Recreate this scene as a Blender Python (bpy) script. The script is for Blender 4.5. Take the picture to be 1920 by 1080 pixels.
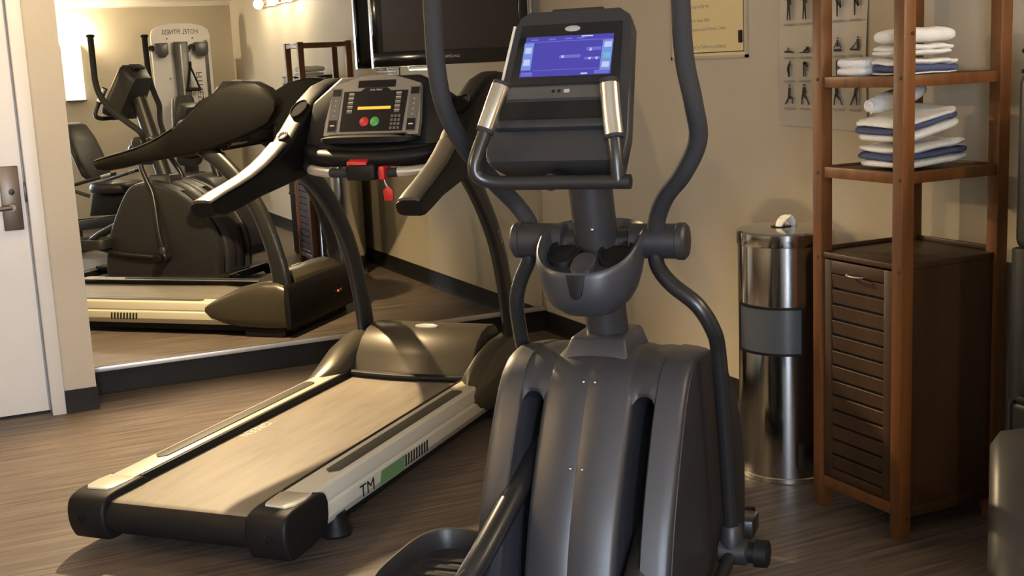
import bpy, bmesh, math, random
from mathutils import Vector, Matrix
random.seed(7)
PI = math.pi
for o in list(bpy.data.objects): bpy.data.objects.remove(o, do_unlink=True)
SC = bpy.context.scene
C = SC.collection

# ---------------------------------------------------------------- camera
cam_d = bpy.data.cameras.new('camera'); cam = bpy.data.objects.new('camera', cam_d); C.objects.link(cam)
cam_d.sensor_fit = 'HORIZONTAL'; cam_d.sensor_width = 36.0; cam_d.lens = 36.0*2331.0/1920.0
cam_d.clip_start = .02; cam_d.clip_end = 60
yaw, pitch, roll = [math.radians(v) for v in (24.4773, -10.2579, -2.6871)]
Fv = Vector((math.sin(yaw)*math.cos(pitch), math.cos(yaw)*math.cos(pitch), math.sin(pitch)))
Rv = Vector((math.cos(yaw), -math.sin(yaw), 0)); Uv = Rv.cross(Fv)
R2 = math.cos(roll)*Rv + math.sin(roll)*Uv; U2 = -math.sin(roll)*Rv + math.cos(roll)*Uv
M = Matrix((R2, U2, -Fv)).transposed().to_4x4(); M.translation = (0, 0, 1.5)
cam.matrix_world = M
SC.camera = cam

# ---------------------------------------------------------------- world, exposure
w = bpy.data.worlds.new('world'); SC.world = w; w.use_nodes = True
bg = w.node_tree.nodes['Background']; bg.inputs[0].default_value = (.62, .74, 1, 1); bg.inputs[1].default_value = .6
vs = SC.view_settings; vs.view_transform = 'Standard'; vs.look = 'None'; vs.gamma = 1; vs.use_curve_mapping = False
vs.exposure = 0.0

# lamp strengths (the lamps themselves are built further down)
WARM = (1.0, .74, .42); WARM2 = (1.0, .82, .58); COOL = (.80, .88, 1.0)
E_SPOT = 560.0      # added spot standing in for light bounced off the mirror (W)
E_DOME = 62.0       # ceiling light in front of the door (emission)
E_LEFT = 1250.0      # sconce on the left wall (bulb emission)
E_REAR = 950.0      # bulb of the tall sconce on the rear wall
E_BAR = 230.0       # each bulb of the bar light on the right wall
E_DAY = 280.0        # daylight through the rear window (W)

# daylight: the sky outside the rear window, an area light standing just outside the opening
XR, YB = 3.03, 6.214            # right wall plane, mirror wall plane
YR, XL, ZC = -1.18, -1.25, 2.29  # rear wall, left wall, ceiling
ad = bpy.data.lights.new('daylight', 'AREA'); ad.shape = 'RECTANGLE'; ad.size = 1.0; ad.size_y = 1.75
ad.energy = E_DAY; ad.color = COOL
al = bpy.data.objects.new('daylight', ad); C.objects.link(al)
al.location = (-.35, YR-.24, 1.12); al.rotation_euler = (math.radians(90), 0, 0)

# ---------------------------------------------------------------- materials
def nodes(name):
    m = bpy.data.materials.new(name); m.use_nodes = True
    nt = m.node_tree; return m, nt, nt.nodes['Principled BSDF']
def mat(name, col, rough=.5, metal=0., spec=.5, var=.0, vscale=30., bump=0., bscale=200., emit=None, estr=0., coat=0., bdist=.002):
    m, nt, p = nodes(name)
    p.inputs['Roughness'].default_value = rough; p.inputs['Metallic'].default_value = metal
    p.inputs['Specular IOR Level'].default_value = spec; p.inputs['Coat Weight'].default_value = coat
    tc = nt.nodes.new('ShaderNodeTexCoord')
    n = nt.nodes.new('ShaderNodeTexNoise'); n.inputs['Scale'].default_value = vscale; n.inputs['Detail'].default_value = 3
    nt.links.new(tc.outputs['Object'], n.inputs['Vector'])
    r = nt.nodes.new('ShaderNodeMapRange'); r.inputs[3].default_value = 1-var; r.inputs[4].default_value = 1+var
    nt.links.new(n.outputs[0], r.inputs[0])
    mx = nt.nodes.new('ShaderNodeVectorMath'); mx.operation = 'SCALE'; mx.inputs[0].default_value = col[:3]
    nt.links.new(r.outputs[0], mx.inputs['Scale']); nt.links.new(mx.outputs[0], p.inputs['Base Color'])
    if bump:
        n2 = nt.nodes.new('ShaderNodeTexNoise'); n2.inputs['Scale'].default_value = bscale; n2.inputs['Detail'].default_value = 2
        nt.links.new(tc.outputs['Object'], n2.inputs['Vector'])
        b = nt.nodes.new('ShaderNodeBump'); b.inputs['Strength'].default_value = bump; b.inputs['Distance'].default_value = bdist
        nt.links.new(n2.outputs[0], b.inputs['Height']); nt.links.new(b.outputs[0], p.inputs['Normal'])
    if emit:
        p.inputs['Emission Color'].default_value = (*emit, 1); p.inputs['Emission Strength'].default_value = estr
    return m
def mat_streak(name, cols, scale, rough=.5, metal=0., bump=.0, axis_rot=0., spec=.4, detail=6, lo=.3, hi=.7):
    """grain or brushing: noise stretched along one axis"""
    m, nt, p = nodes(name); p.inputs['Roughness'].default_value = rough; p.inputs['Metallic'].default_value = metal
    p.inputs['Specular IOR Level'].default_value = spec
    tc = nt.nodes.new('ShaderNodeTexCoord'); mp = nt.nodes.new('ShaderNodeMapping')
    mp.inputs['Scale'].default_value = scale; mp.inputs['Rotation'].default_value = (0, 0, axis_rot)
    n = nt.nodes.new('ShaderNodeTexNoise'); n.inputs['Scale'].default_value = 1; n.inputs['Detail'].default_value = detail; n.inputs['Roughness'].default_value = .6
    cr = nt.nodes.new('ShaderNodeValToRGB'); cr.color_ramp.elements[0].position = lo; cr.color_ramp.elements[1].position = hi
    cr.color_ramp.elements[0].color = (*cols[0], 1); cr.color_ramp.elements[1].color = (*cols[-1], 1)
    for i, c in enumerate(cols[1:-1]):
        e = cr.color_ramp.elements.new(lo+(hi-lo)*(i+1)/(len(cols)-1)); e.color = (*c, 1)
    nt.links.new(tc.outputs['Object'], mp.inputs[0]); nt.links.new(mp.outputs[0], n.inputs['Vector'])
    nt.links.new(n.outputs[0], cr.inputs[0]); nt.links.new(cr.outputs[0], p.inputs['Base Color'])
    if bump:
        b = nt.nodes.new('ShaderNodeBump'); b.inputs['Strength'].default_value = bump; b.inputs['Distance'].default_value = .002
        nt.links.new(n.outputs[0], b.inputs['Height']); nt.links.new(b.outputs[0], p.inputs['Normal'])
    return m
def mat_emit(name, col, s):
    m = bpy.data.materials.new(name); m.use_nodes = True; nt = m.node_tree; nt.nodes.clear()
    e = nt.nodes.new('ShaderNodeEmission'); e.inputs[0].default_value = (*col, 1); e.inputs[1].default_value = s
    o = nt.nodes.new('ShaderNodeOutputMaterial'); nt.links.new(e.outputs[0], o.inputs[0]); return m
def mat_clear(name, tint, gloss):
    m = bpy.data.materials.new(name); m.use_nodes = True; nt = m.node_tree; nt.nodes.clear()
    t = nt.nodes.new('ShaderNodeBsdfTransparent'); t.inputs[0].default_value = (*tint, 1)
    g = nt.nodes.new('ShaderNodeBsdfGlossy'); g.inputs['Roughness'].default_value = .12
    mx = nt.nodes.new('ShaderNodeMixShader'); mx.inputs[0].default_value = gloss
    o = nt.nodes.new('ShaderNodeOutputMaterial')
    nt.links.new(t.outputs[0], mx.inputs[1]); nt.links.new(g.outputs[0], mx.inputs[2]); nt.links.new(mx.outputs[0], o.inputs[0]); return m

MT = dict(
 wall=mat('painted plaster', (.48, .425, .33), .75, var=.05, vscale=3, bump=.35, bscale=130, spec=.25),
 pillar=mat('orange peel plaster', (.50, .44, .345), .75, var=.04, vscale=6, bump=.6, bscale=110, spec=.25, bdist=.003),
 ceil=mat('ceiling paint', (.62, .57, .47), .85, var=.02, bump=.2, bscale=80, spec=.2),
 base=mat('black rubber cove base', (.010, .009, .0085), .6, var=.1, spec=.25),
 white=mat('white semi gloss paint', (.66, .62, .57), .4, var=.02),
 floor=mat_streak('striated vinyl floor', ((.040, .030, .024), (.115, .088, .070), (.19, .152, .122)), (2.2, 55, 1), .5, bump=.12, spec=.35, axis_rot=math.radians(0), lo=.28, hi=.72),
 plastic=mat('charcoal plastic', (.023, .022, .0235), .42, var=.06, vscale=60, bump=.08, bscale=500, spec=.45),
 recess_shade=mat('painted black recess shade', (.004, .004, .004), .9, spec=.1),  # near-black colour stands in for the shade inside recesses
 plastic2=mat('black plastic', (.009, .0085, .0085), .5, var=.08, vscale=60, spec=.2),
 shroud=mat('dark grey moulded shroud', (.032, .0315, .037), .40, var=.05, vscale=20, bump=.05, bscale=500, spec=.5),
 foam=mat('black foam grip', (.022, .021, .023), .75, var=.1, vscale=80, bump=.15, bscale=400, spec=.3),
 wing=mat('moulded arm darkened as shade', (.005, .0046, .0044), .45, var=.1, spec=.18),  # darker than real plastic: the arm's weaker light is put into the colour
 pad=mat('glossy soft rail pad', (.040, .034, .026), .33, var=.06, spec=.9),
 paint=mat('satin black painted steel', (.016, .015, .015), .3, var=.05, spec=.5),
 alu=mat('satin aluminium', (.62, .58, .52), .35, .55),
 chrome=mat('polished steel', (.80, .77, .72), .16, 1., var=.03),
 steel=mat_streak('brushed stainless steel', ((.50, .49, .47), (.60, .59, .57)), (300, 300, 2), .13, 1., spec=.5),
 silver=mat('champagne silver plastic', (.60, .56, .46), .34, .1, var=.03, vscale=20),
 champ=mat('bronze grey hood plastic', (.066, .056, .039), .31, .35, var=.04, vscale=15),
 rubber=mat('ribbed rubber strip', (.05, .042, .03), .6, var=.15, vscale=60, bump=.2, bscale=500),
 belt=mat_streak('running belt', ((.165, .136, .100), (.215, .18, .135), (.245, .208, .158)), (2.2, 16, 6), .55, bump=.15, spec=.4, lo=.32, hi=.68),
 red=mat('red plastic', (.50, .02, .02), .4), green=mat('green plastic', (.06, .30, .06), .4),
 bezel=mat('grey console bezel', (.20, .185, .165), .42, .2, var=.04),
 key=mat('grey key', (.10, .095, .09), .5), keylight=mat('silver key', (.42, .40, .37), .35, .3), dark=mat('black glass panel', (.008, .008, .009), .16),
 band=mat('grey console band', (.06, .056, .05), .4),
 print=mat('white print', (.6, .58, .52), .6), printdim=mat('pale grey print', (.26, .24, .21), .6), printblack=mat('black print', (.012, .011, .011), .6),
 greenprint=mat('green decal', (.13, .26, .11), .5),
 lcd=mat_emit('amber display', (1.0, .42, .05), 1.6),
 scr=mat_emit('blue screen', (.085, .07, .42), 1.0), scr2=mat_emit('screen bar', (.17, .17, .60), 1.0), scr3=mat_emit('screen side strip', (.20, .30, .72), 1.0),
 scr4=mat_emit('screen icon', (.55, .60, .95), 1.0), scr5=mat_emit('screen green icon', (.18, .48, .66), 1.0),
 led=mat_emit('red indicator', (1, .08, .04), 6),
 tvs=mat('television screen', (.030, .024, .023), .3, spec=.35), tvb=mat('gloss black bezel', (.006, .006, .006), .12, coat=.3),
 paper=mat('cream paper', (.72, .58, .30), .6, var=.02), frame=mat('silver frame', (.5, .46, .38), .35, .6),
 lam=mat('laminated poster', (.43, .395, .335), .22, var=.05, vscale=8, bump=.15, bscale=7, spec=.5, bdist=.01),
 wood=mat_streak('stained pine', ((.070, .024, .007), (.140, .052, .015), (.185, .073, .022)), (14, 14, 1.6), .42, bump=.08, spec=.4),
 wood2=mat_streak('dark stained panel', ((.030, .015, .007), (.055, .026, .011)), (10, 10, 1.2), .45, bump=.05, spec=.4),
 towel=mat('white terry cloth', (.88, .865, .84), .95, var=.05, vscale=40, bump=.9, bscale=350, spec=.1, bdist=.004),
 stripe=mat('blue woven stripe', (.085, .10, .19), .95, var=.15, vscale=90, bump=.7, bscale=350, spec=.1, bdist=.003),
 wipe=mat('white wipe', (.8, .78, .72), .9, bump=.4, bscale=90, spec=.1),
 smoke=mat('smoked plastic flap', (.085, .093, .10), .24, spec=.6),
 bronze=mat('antique bronze', (.13, .10, .075), .38, .8, var=.1, vscale=20),
 gymwhite=mat('white powder coat', (.62, .60, .60), .35, var=.03), gymgrey=mat('grey powder coat', (.045, .043, .041), .35), vinyl=mat('black vinyl pad', (.016, .015, .015), .45, bump=.1, bscale=60),
 cooler=mat('dark grey cooler plastic', (.040, .040, .039), .38, var=.05), cooler2=mat('grey cooler niche', (.07, .07, .07), .4), cup=mat('white paper cup', (.75, .73, .7), .7),
 glass=mat_clear('window glass', (.95, .97, 1), .06), poly=mat_clear('clear lens', (1, 1, 1), .05),
)
# mirror glass
def mirror_mat():
    m, nt, p = nodes('mirror silvering'); p.inputs['Base Color'].default_value = (.80, .81, .77, 1); p.inputs['Metallic'].default_value = 1; p.inputs['Roughness'].default_value = .004
    return m
MT['mirror'] = mirror_mat()

# ---------------------------------------------------------------- mesh helpers
def obj(name, bm, m, parent=None, ang=35, loc=None):
    bmesh.ops.recalc_face_normals(bm, faces=bm.faces)
    me = bpy.data.meshes.new(name); bm.to_mesh(me); bm.free()
    me.polygons.foreach_set('use_smooth', [True]*len(me.polygons)); me.set_sharp_from_angle(angle=math.radians(ang))
    me.materials.append(MT[m] if isinstance(m, str) else m)
    o = bpy.data.objects.new(name, me); C.objects.link(o)
    if parent: o.parent = parent
    if loc: o.location = loc
    return o
def thing(name, label, cat, loc=(0, 0, 0), rz=0, group=None):
    o = bpy.data.objects.new(name, None); C.objects.link(o); o.location = loc; o.rotation_euler = (0, 0, rz); o.empty_display_size = .1
    return tag(o, label, cat, group)
def tag(o, label, cat, group=None):
    o['label'] = label; o['category'] = cat
    if group: o['group'] = group
    return o
def struct(o, label=None):
    o['kind'] = 'structure'
    if label: o['label'] = label
    return o
def nb(): return bmesh.new()
def bevel(bm, faces_or_all, r, seg=2, ang=25):
    es = [e for e in bm.edges if len(e.link_faces) == 2 and e.calc_face_angle(0) > math.radians(ang)]
    if es and r > 0: bmesh.ops.bevel(bm, geom=es, offset=r, segments=seg, profile=.5, affect='EDGES', clamp_overlap=True)
def join(bm, sub):
    me = bpy.data.meshes.new('t'); sub.to_mesh(me); sub.free(); bm.from_mesh(me); bpy.data.meshes.remove(me)
def box(bm, x0, x1, y0, y1, z0, z1, bev=0., seg=2):
    s = nb(); vs_ = [s.verts.new(p) for p in ((x0, y0, z0), (x1, y0, z0), (x1, y1, z0), (x0, y1, z0), (x0, y0, z1), (x1, y0, z1), (x1, y1, z1), (x0, y1, z1))]
    for f in ((0, 3, 2, 1), (4, 5, 6, 7), (0, 1, 5, 4), (1, 2, 6, 5), (2, 3, 7, 6), (3, 0, 4, 7)): s.faces.new([vs_[i] for i in f])
    bmesh.ops.recalc_face_normals(s, faces=s.faces)
    bevel(s, None, bev, seg); join(bm, s); return bm
def B(*a, **k): return box(nb(), *a, **k)
def hull(bm, f0, f1, bev=0., seg=2):
    """closed solid between two polygons with the same number of corners"""
    s = nb(); a = [s.verts.new(p) for p in f0]; b = [s.verts.new(p) for p in f1]; n = len(a)
    s.faces.new(a[::-1]); s.faces.new(b)
    for i in range(n): s.faces.new((a[i], a[(i+1) % n], b[(i+1) % n], b[i]))
    bmesh.ops.recalc_face_normals(s, faces=s.faces); bevel(s, None, bev, seg); join(bm, s); return bm
def smooth_pts(pts, k=6, closed=False):
    P = [Vector(p) for p in pts]; n = len(P); out = []
    rng = range(n) if closed else range(n-1)
    for i in rng:
        p0 = P[(i-1) % n] if closed or i > 0 else P[0]; p1 = P[i]; p2 = P[(i+1) % n]; p3 = P[(i+2) % n] if closed or i+2 < n else P[-1]
        for j in range(k):
            t = j/k
            out.append(.5*((2*p1)+(p2-p0)*t+(2*p0-5*p1+4*p2-p3)*t*t+(3*p1-p0-3*p2+p3)*t**3))
    if not closed: out.append(P[-1])
    return out
def tube(bm, pts, r, n=14, k=6, ry=None, side=None, cap=True, smooth=True):
    """swept tube; r is a number or one value per control point; ry/side give a flattened section whose ry axis follows 'side'"""
    P = smooth_pts(pts, k) if smooth and len(pts) > 2 else [Vector(p) for p in pts]
    def rad(v):
        if isinstance(v, (int, float)): return [v]*len(P)
        kk = k if smooth and len(pts) > 2 else 1
        return [v[min(int(i/kk), len(v)-1)]*(1-(i/kk) % 1)+v[min(int(i/kk)+1, len(v)-1)]*((i/kk) % 1) for i in range(len(P))]
    R = rad(r); RY = rad(ry) if ry is not None else R
    rings = []; prev = None
    for i, p in enumerate(P):
        t = (P[min(i+1, len(P)-1)]-P[max(i-1, 0)]).normalized()
        if side is not None: s = Vector(side); s = (s-t*s.dot(t)).normalized()
        elif prev is None:
            s = t.orthogonal().normalized()
        else: s = (prev-t*prev.dot(t)).normalized()
        prev = s; q = t.cross(s)
        rings.append([bm.verts.new(p+q*math.cos(2*PI*j/n)*R[i]+s*math.sin(2*PI*j/n)*RY[i]) for j in range(n)])
    for a, b in zip(rings, rings[1:]):
        for j in range(n): bm.faces.new((a[j], a[(j+1) % n], b[(j+1) % n], b[j]))
    if cap: bm.faces.new(rings[0][::-1]); bm.faces.new(rings[-1])
    return bm
def T(*a, **k): return tube(nb(), *a, **k)
def lathe(bm, prof, o=(0, 0, 0), ax='z', n=32, cap=True):
    o = Vector(o); rings = []
    for r, h in prof:
        ring = []
        for j in range(n):
            c, s = r*math.cos(2*PI*j/n), r*math.sin(2*PI*j/n)
            v = {'z': (c, s, h), 'y': (c, h, s), 'x': (h, c, s)}[ax]
            ring.append(bm.verts.new(o+Vector(v)))
        rings.append(ring)
    for a, b in zip(rings, rings[1:]):
        for j in range(n): bm.faces.new((a[j], a[(j+1) % n], b[(j+1) % n], b[j]))
    if cap: bm.faces.new(rings[0][::-1]); bm.faces.new(rings[-1])
    return bm
def L(*a, **k): return lathe(nb(), *a, **k)
def prism(bm, pts, lo, hi, plane='xz', bev=0., seg=2, ang=25):
    """polygon in the plane, extruded along the third axis"""
    f = {'xz': lambda p, h: (p[0], h, p[1]), 'yz': lambda p, h: (h, p[0], p[1]), 'xy': lambda p, h: (p[0], p[1], h)}[plane]
    s = nb(); a = [s.verts.new(f(p, lo)) for p in pts]; b = [s.verts.new(f(p, hi)) for p in pts]; n = len(a)
    s.faces.new(a[::-1]); s.faces.new(b)
    for i in range(n): s.faces.new((a[i], a[(i+1) % n], b[(i+1) % n], b[i]))
    bmesh.ops.recalc_face_normals(s, faces=s.faces)
    if bev: bevel(s, None, bev, seg, ang)
    join(bm, s); return bm
def PR(*a, **k): return prism(nb(), *a, **k)
def sm2(pts, k=5, closed=True): return [(p.x, p.y) for p in smooth_pts([(a, b, 0) for a, b in pts], k, closed)]
def loft(bm, rings, cap=True):
    vs_ = [[bm.verts.new(p) for p in r] for r in rings]; n = len(vs_[0])
    for a, b in zip(vs_, vs_[1:]):
        for j in range(n): bm.faces.new((a[j], a[(j+1) % n], b[(j+1) % n], b[j]))
    if cap: bm.faces.new(vs_[0][::-1]); bm.faces.new(vs_[-1])
    return bm
def sell(cx, cy, z, rx, ry, p=2.6, n=28):
    out = []
    for j in range(n):
        c, s = math.cos(2*PI*j/n), math.sin(2*PI*j/n)
        out.append((cx+rx*math.copysign(abs(c)**(2/p), c), cy+ry*math.copysign(abs(s)**(2/p), s), z))
    return out
def ball(bm, c, r, sx=1, sy=1, sz=1, n=16):
    m = Matrix.Translation(c) @ Matrix.Diagonal((sx, sy, sz, 1)); bmesh.ops.create_uvsphere(bm, u_segments=n, v_segments=n//2, radius=r, matrix=m); return bm
def text(name, s, size, m, parent, loc, rot, ex=.0004, align='LEFT', sx=1.0):
    cu = bpy.data.curves.new('t', 'FONT'); cu.body = s; cu.size = size; cu.extrude = ex; cu.align_x = align; cu.resolution_u = 2
    t = bpy.data.objects.new('t', cu); C.objects.link(t)
    bpy.context.view_layer.update()
    me = bpy.data.meshes.new_from_object(t.evaluated_get(bpy.context.evaluated_depsgraph_get()))
    bpy.data.objects.remove(t); bpy.data.curves.remove(cu)
    if sx != 1:
        for v in me.vertices: v.co.x *= sx
    me.materials.clear(); me.materials.append(MT[m])
    o = bpy.data.objects.new(name, me); C.objects.link(o); o.parent = parent
    if isinstance(rot, Matrix): o.matrix_local = Matrix.Translation(loc) @ rot.to_4x4()
    else: o.location = loc; o.rotation_euler = rot
    return o
def axes(x, y):
    """rotation whose columns are the text's right, up and facing directions"""
    x = Vector(x).normalized(); y = Vector(y).normalized(); return Matrix((x, y, x.cross(y))).transposed()

# ================================================================ the room
struct(obj('floor', B(XL-.1, XR+.1, YR-.1, YB+.1, -.06, 0), 'floor'), 'dark striated vinyl floor')
struct(obj('ceiling', B(XL-.1, XR+.1, YR-.1, YB+.1, ZC, ZC+.08), 'ceil'))
struct(obj('wall_right', B(XR, XR+.1, YR-.1, YB+.1, 0, ZC), 'wall'), 'beige painted wall with sign and poster')
struct(obj('wall_left', B(XL-.1, XL, YR-.1, YB+.1, 0, ZC), 'wall'))
struct(obj('wall_back', B(.555, XR, YB, YB+.1, 0, ZC), 'wall'), 'wall carrying the big mirror')
# rear wall with the window opening
bm = nb(); wx0, wx1, wz0, wz1 = -.85, .15, .25, 2.0
box(bm, XL, wx0, YR-.1, YR, 0, ZC); box(bm, wx1, XR, YR-.1, YR, 0, ZC); box(bm, wx0, wx1, YR-.1, YR, 0, wz0); box(bm, wx0, wx1, YR-.1, YR, wz1, ZC)
struct(obj('wall_rear', bm, 'wall'))
wn = struct(obj('window_1', prism(nb(), [(0, 0)]*0 or [(wx0, wz0), (wx1, wz0), (wx1, wz0+.04), (wx0, wz0+.04)], YR-.08, YR-.02), 'white'), 'white framed window behind the camera')
for a in ((wx0, wx1, wz1-.04, wz1), (wx0, wx0+.04, wz0+.04, wz1-.04), (wx1-.04, wx1, wz0+.04, wz1-.04), ((wx0+wx1)/2-.02, (wx0+wx1)/2+.02, wz0+.04, wz1-.04)):
    obj('window_frame', B(a[0], a[1], YR-.08, YR-.02, a[2], a[3]), 'white', wn)
for a in ((wx0+.04, (wx0+wx1)/2-.02), ((wx0+wx1)/2+.02, wx1-.04)): obj('pane', B(a[0], a[1], YR-.052, YR-.048, wz0+.04, wz1-.04), 'glass', wn)
# door side: plaster pier, casing, door
YD = 5.945
bm = nb(); box(bm, .412, .555, YD, YB+.1, 0, ZC); box(bm, XL, -.62, YD, YB+.1, 0, ZC); box(bm, -.62, .412, YD, YB+.1, 2.10, ZC)
struct(obj('wall_door', bm, 'pillar'), 'textured plaster pier between door and mirror')
dr = struct(obj('door_1', B(-.555, .343, YD+.06, YD+.105, .012, 2.03), 'white'), 'white painted flush door')
bm = nb(); box(bm, .352, .412, YD-.016, YD+.12, 0, 2.10, .003); box(bm, -.62, -.565, YD-.016, YD+.12, 0, 2.10, .003); box(bm, -.565, .352, YD-.016, YD+.12, 2.04, 2.10, .003)
box(bm, .315, .352, YD+.108, YD+.13, 0, 2.04); box(bm, -.60, .40, YD+.13, YD+.15, 0, 2.10)  # door stop, plus an added unseen sheet blocking outside light at the gap
struct(obj('trim_1', bm, 'white'), 'white door casing with an added back sheet blocking light')
hp = obj('lock_plate', B(.243, .326, YD+.040, YD+.06, .862, 1.150, .004), 'bronze', dr); hp['label'] = 'tall antique bronze lock plate'
bm = nb(); lathe(bm, [(.016, 0), (.016, -.045)], (.284, YD+.04, .968), 'y', 20); tube(bm, [(.284, YD-.002, .968), (.23, YD-.004, .966), (.155, YD-.002, .962)], .0105, n=12)
obj('lever', bm, 'bronze', hp)
bm = nb(); lathe(bm, [(.013, 0), (.012, -.006), (.004, -.008)], (.290, YD+.04, 1.035), 'y', 20); box(bm, .287, .293, YD+.024, YD+.034, 1.02, 1.05, .002)
obj('keyhole', bm, 'paint', hp)
obj('strike', B(.342, .354, YD+.03, YD+.062, .985, 1.072, .001), 'paint', dr)
obj('door_sweep', B(-.55, .34, YD+.062, YD+.103, .0, .0125), 'base', dr)
# baseboards: black cove base with a small toe
def base(name, prof_axis, lo, hi, at, sgn, h=.108):
    p = [(0, 0), (sgn*.016, 0), (sgn*.010, .007), (sgn*.006, .02), (sgn*.005, h), (0, h)]
    pts = [(at+a, b) for a, b in p]
    return struct(obj(name, PR(pts, lo, hi, 'yz' if prof_axis == 'x' else 'xz'), 'base'))
base('baseboard_back', 'x', .58, XR-.004, YB, -1, .115)
base('baseboard_right', 'y', YR, YB-.005, XR, -1, .112)
base('baseboard_rear', 'x', XL, XR, YR, 1)
base('baseboard_left', 'y', YR, YD, XL, 1)
bm = PR([(YD, 0), (YD-.014, 0), (YD-.009, .007), (YD-.006, .02), (YD-.005, .106), (YD, .106)], .412, .561, 'yz'); box(bm, .555, .561, YD-.005, YB, 0, .106)
struct(obj('baseboard_door', bm, 'base'))
struct(obj('trim_2', PR([(YR, ZC), (YR+.045, ZC), (YR+.04, ZC-.012), (YR+.012, ZC-.03), (YR+.010, ZC-.045), (YR, ZC-.045)], XL, XR, 'yz'), 'white'), 'thin white ceiling moulding')

# mirror
mr = thing('wall_mirror', 'large frameless mirror covering the wall behind the treadmill', 'mirror', (0, YB, 0))
obj('mirror_glass', B(.558, 3.016, -.008, -.001, .122, ZC-.002), 'mirror', mr)
obj('bottom_channel', PR([(0, .1155), (-.020, .1155), (-.020, .139), (-.0145, .139), (-.0145, .121), (0, .121)], .562, 3.02, 'yz', .001), 'alu', mr)
obj('edge_trim', B(3.012, 3.029, -.013, -.0005, .122, ZC-.002, .002), 'chrome', mr)

# ================================================================ television
TX0, TX1, TZ0, TZ1 = 2.055, 2.925, 1.508, 2.035; TY = YB-.155
tv = thing('television', 'black flat television mounted in front of the mirror', 'television', ((TX0+TX1)/2, TY, TZ0))
def tvb(*a): return (a[0]-(TX0+TX1)/2, a[1]-(TX0+TX1)/2, a[2], a[3], a[4]-TZ0, a[5]-TZ0)
bm = nb(); iw = .055; zb = .075
box(bm, *tvb(TX0, TX1, 0, .032, TZ0, TZ0+zb), bev=.006); box(bm, *tvb(TX0, TX1, 0, .032, TZ1-iw, TZ1), bev=.006)
box(bm, *tvb(TX0, TX0+iw, 0, .032, TZ0+zb-.006, TZ1-iw+.006), bev=.004); box(bm, *tvb(TX1-iw, TX1, 0, .032, TZ0+zb-.006, TZ1-iw+.006), bev=.004)
obj('bezel', bm, 'tvb', tv)
obj('screen', B(*tvb(TX0+iw-.004, TX1-iw+.004, .008, .02, TZ0+zb-.004, TZ1-iw+.004)), 'tvs', tv)
obj('back_shell', hull(nb(), [(-.42, .03, .01), (.42, .03, .01), (.42, .03, .515), (-.42, .03, .515)], [(-.36, .085, .06), (.36, .085, .06), (.36, .085, .46), (-.36, .085, .46)], .006), 'plastic2', tv)
bm = nb(); box(bm, *tvb(TX0-.002, TX1+.002, .004, .028, TZ0-.004, TZ0+.001), bev=.001); box(bm, *tvb(TX0-.004, TX0+.001, .004, .028, TZ0-.004, TZ1)); box(bm, *tvb(TX1-.001, TX1+.006, .004, .028, TZ0-.004, TZ1))
obj('chrome_edge', bm, 'chrome', tv)
text('maker_mark', 'SAMSUNG', .020, 'keylight', tv, (-.012, -.0006, .034), (PI/2, 0, 0), align='CENTER')
obj('wall_bracket', B(-.12, .12, .085, .146, .16, .38, .004), 'paint', tv)

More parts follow.
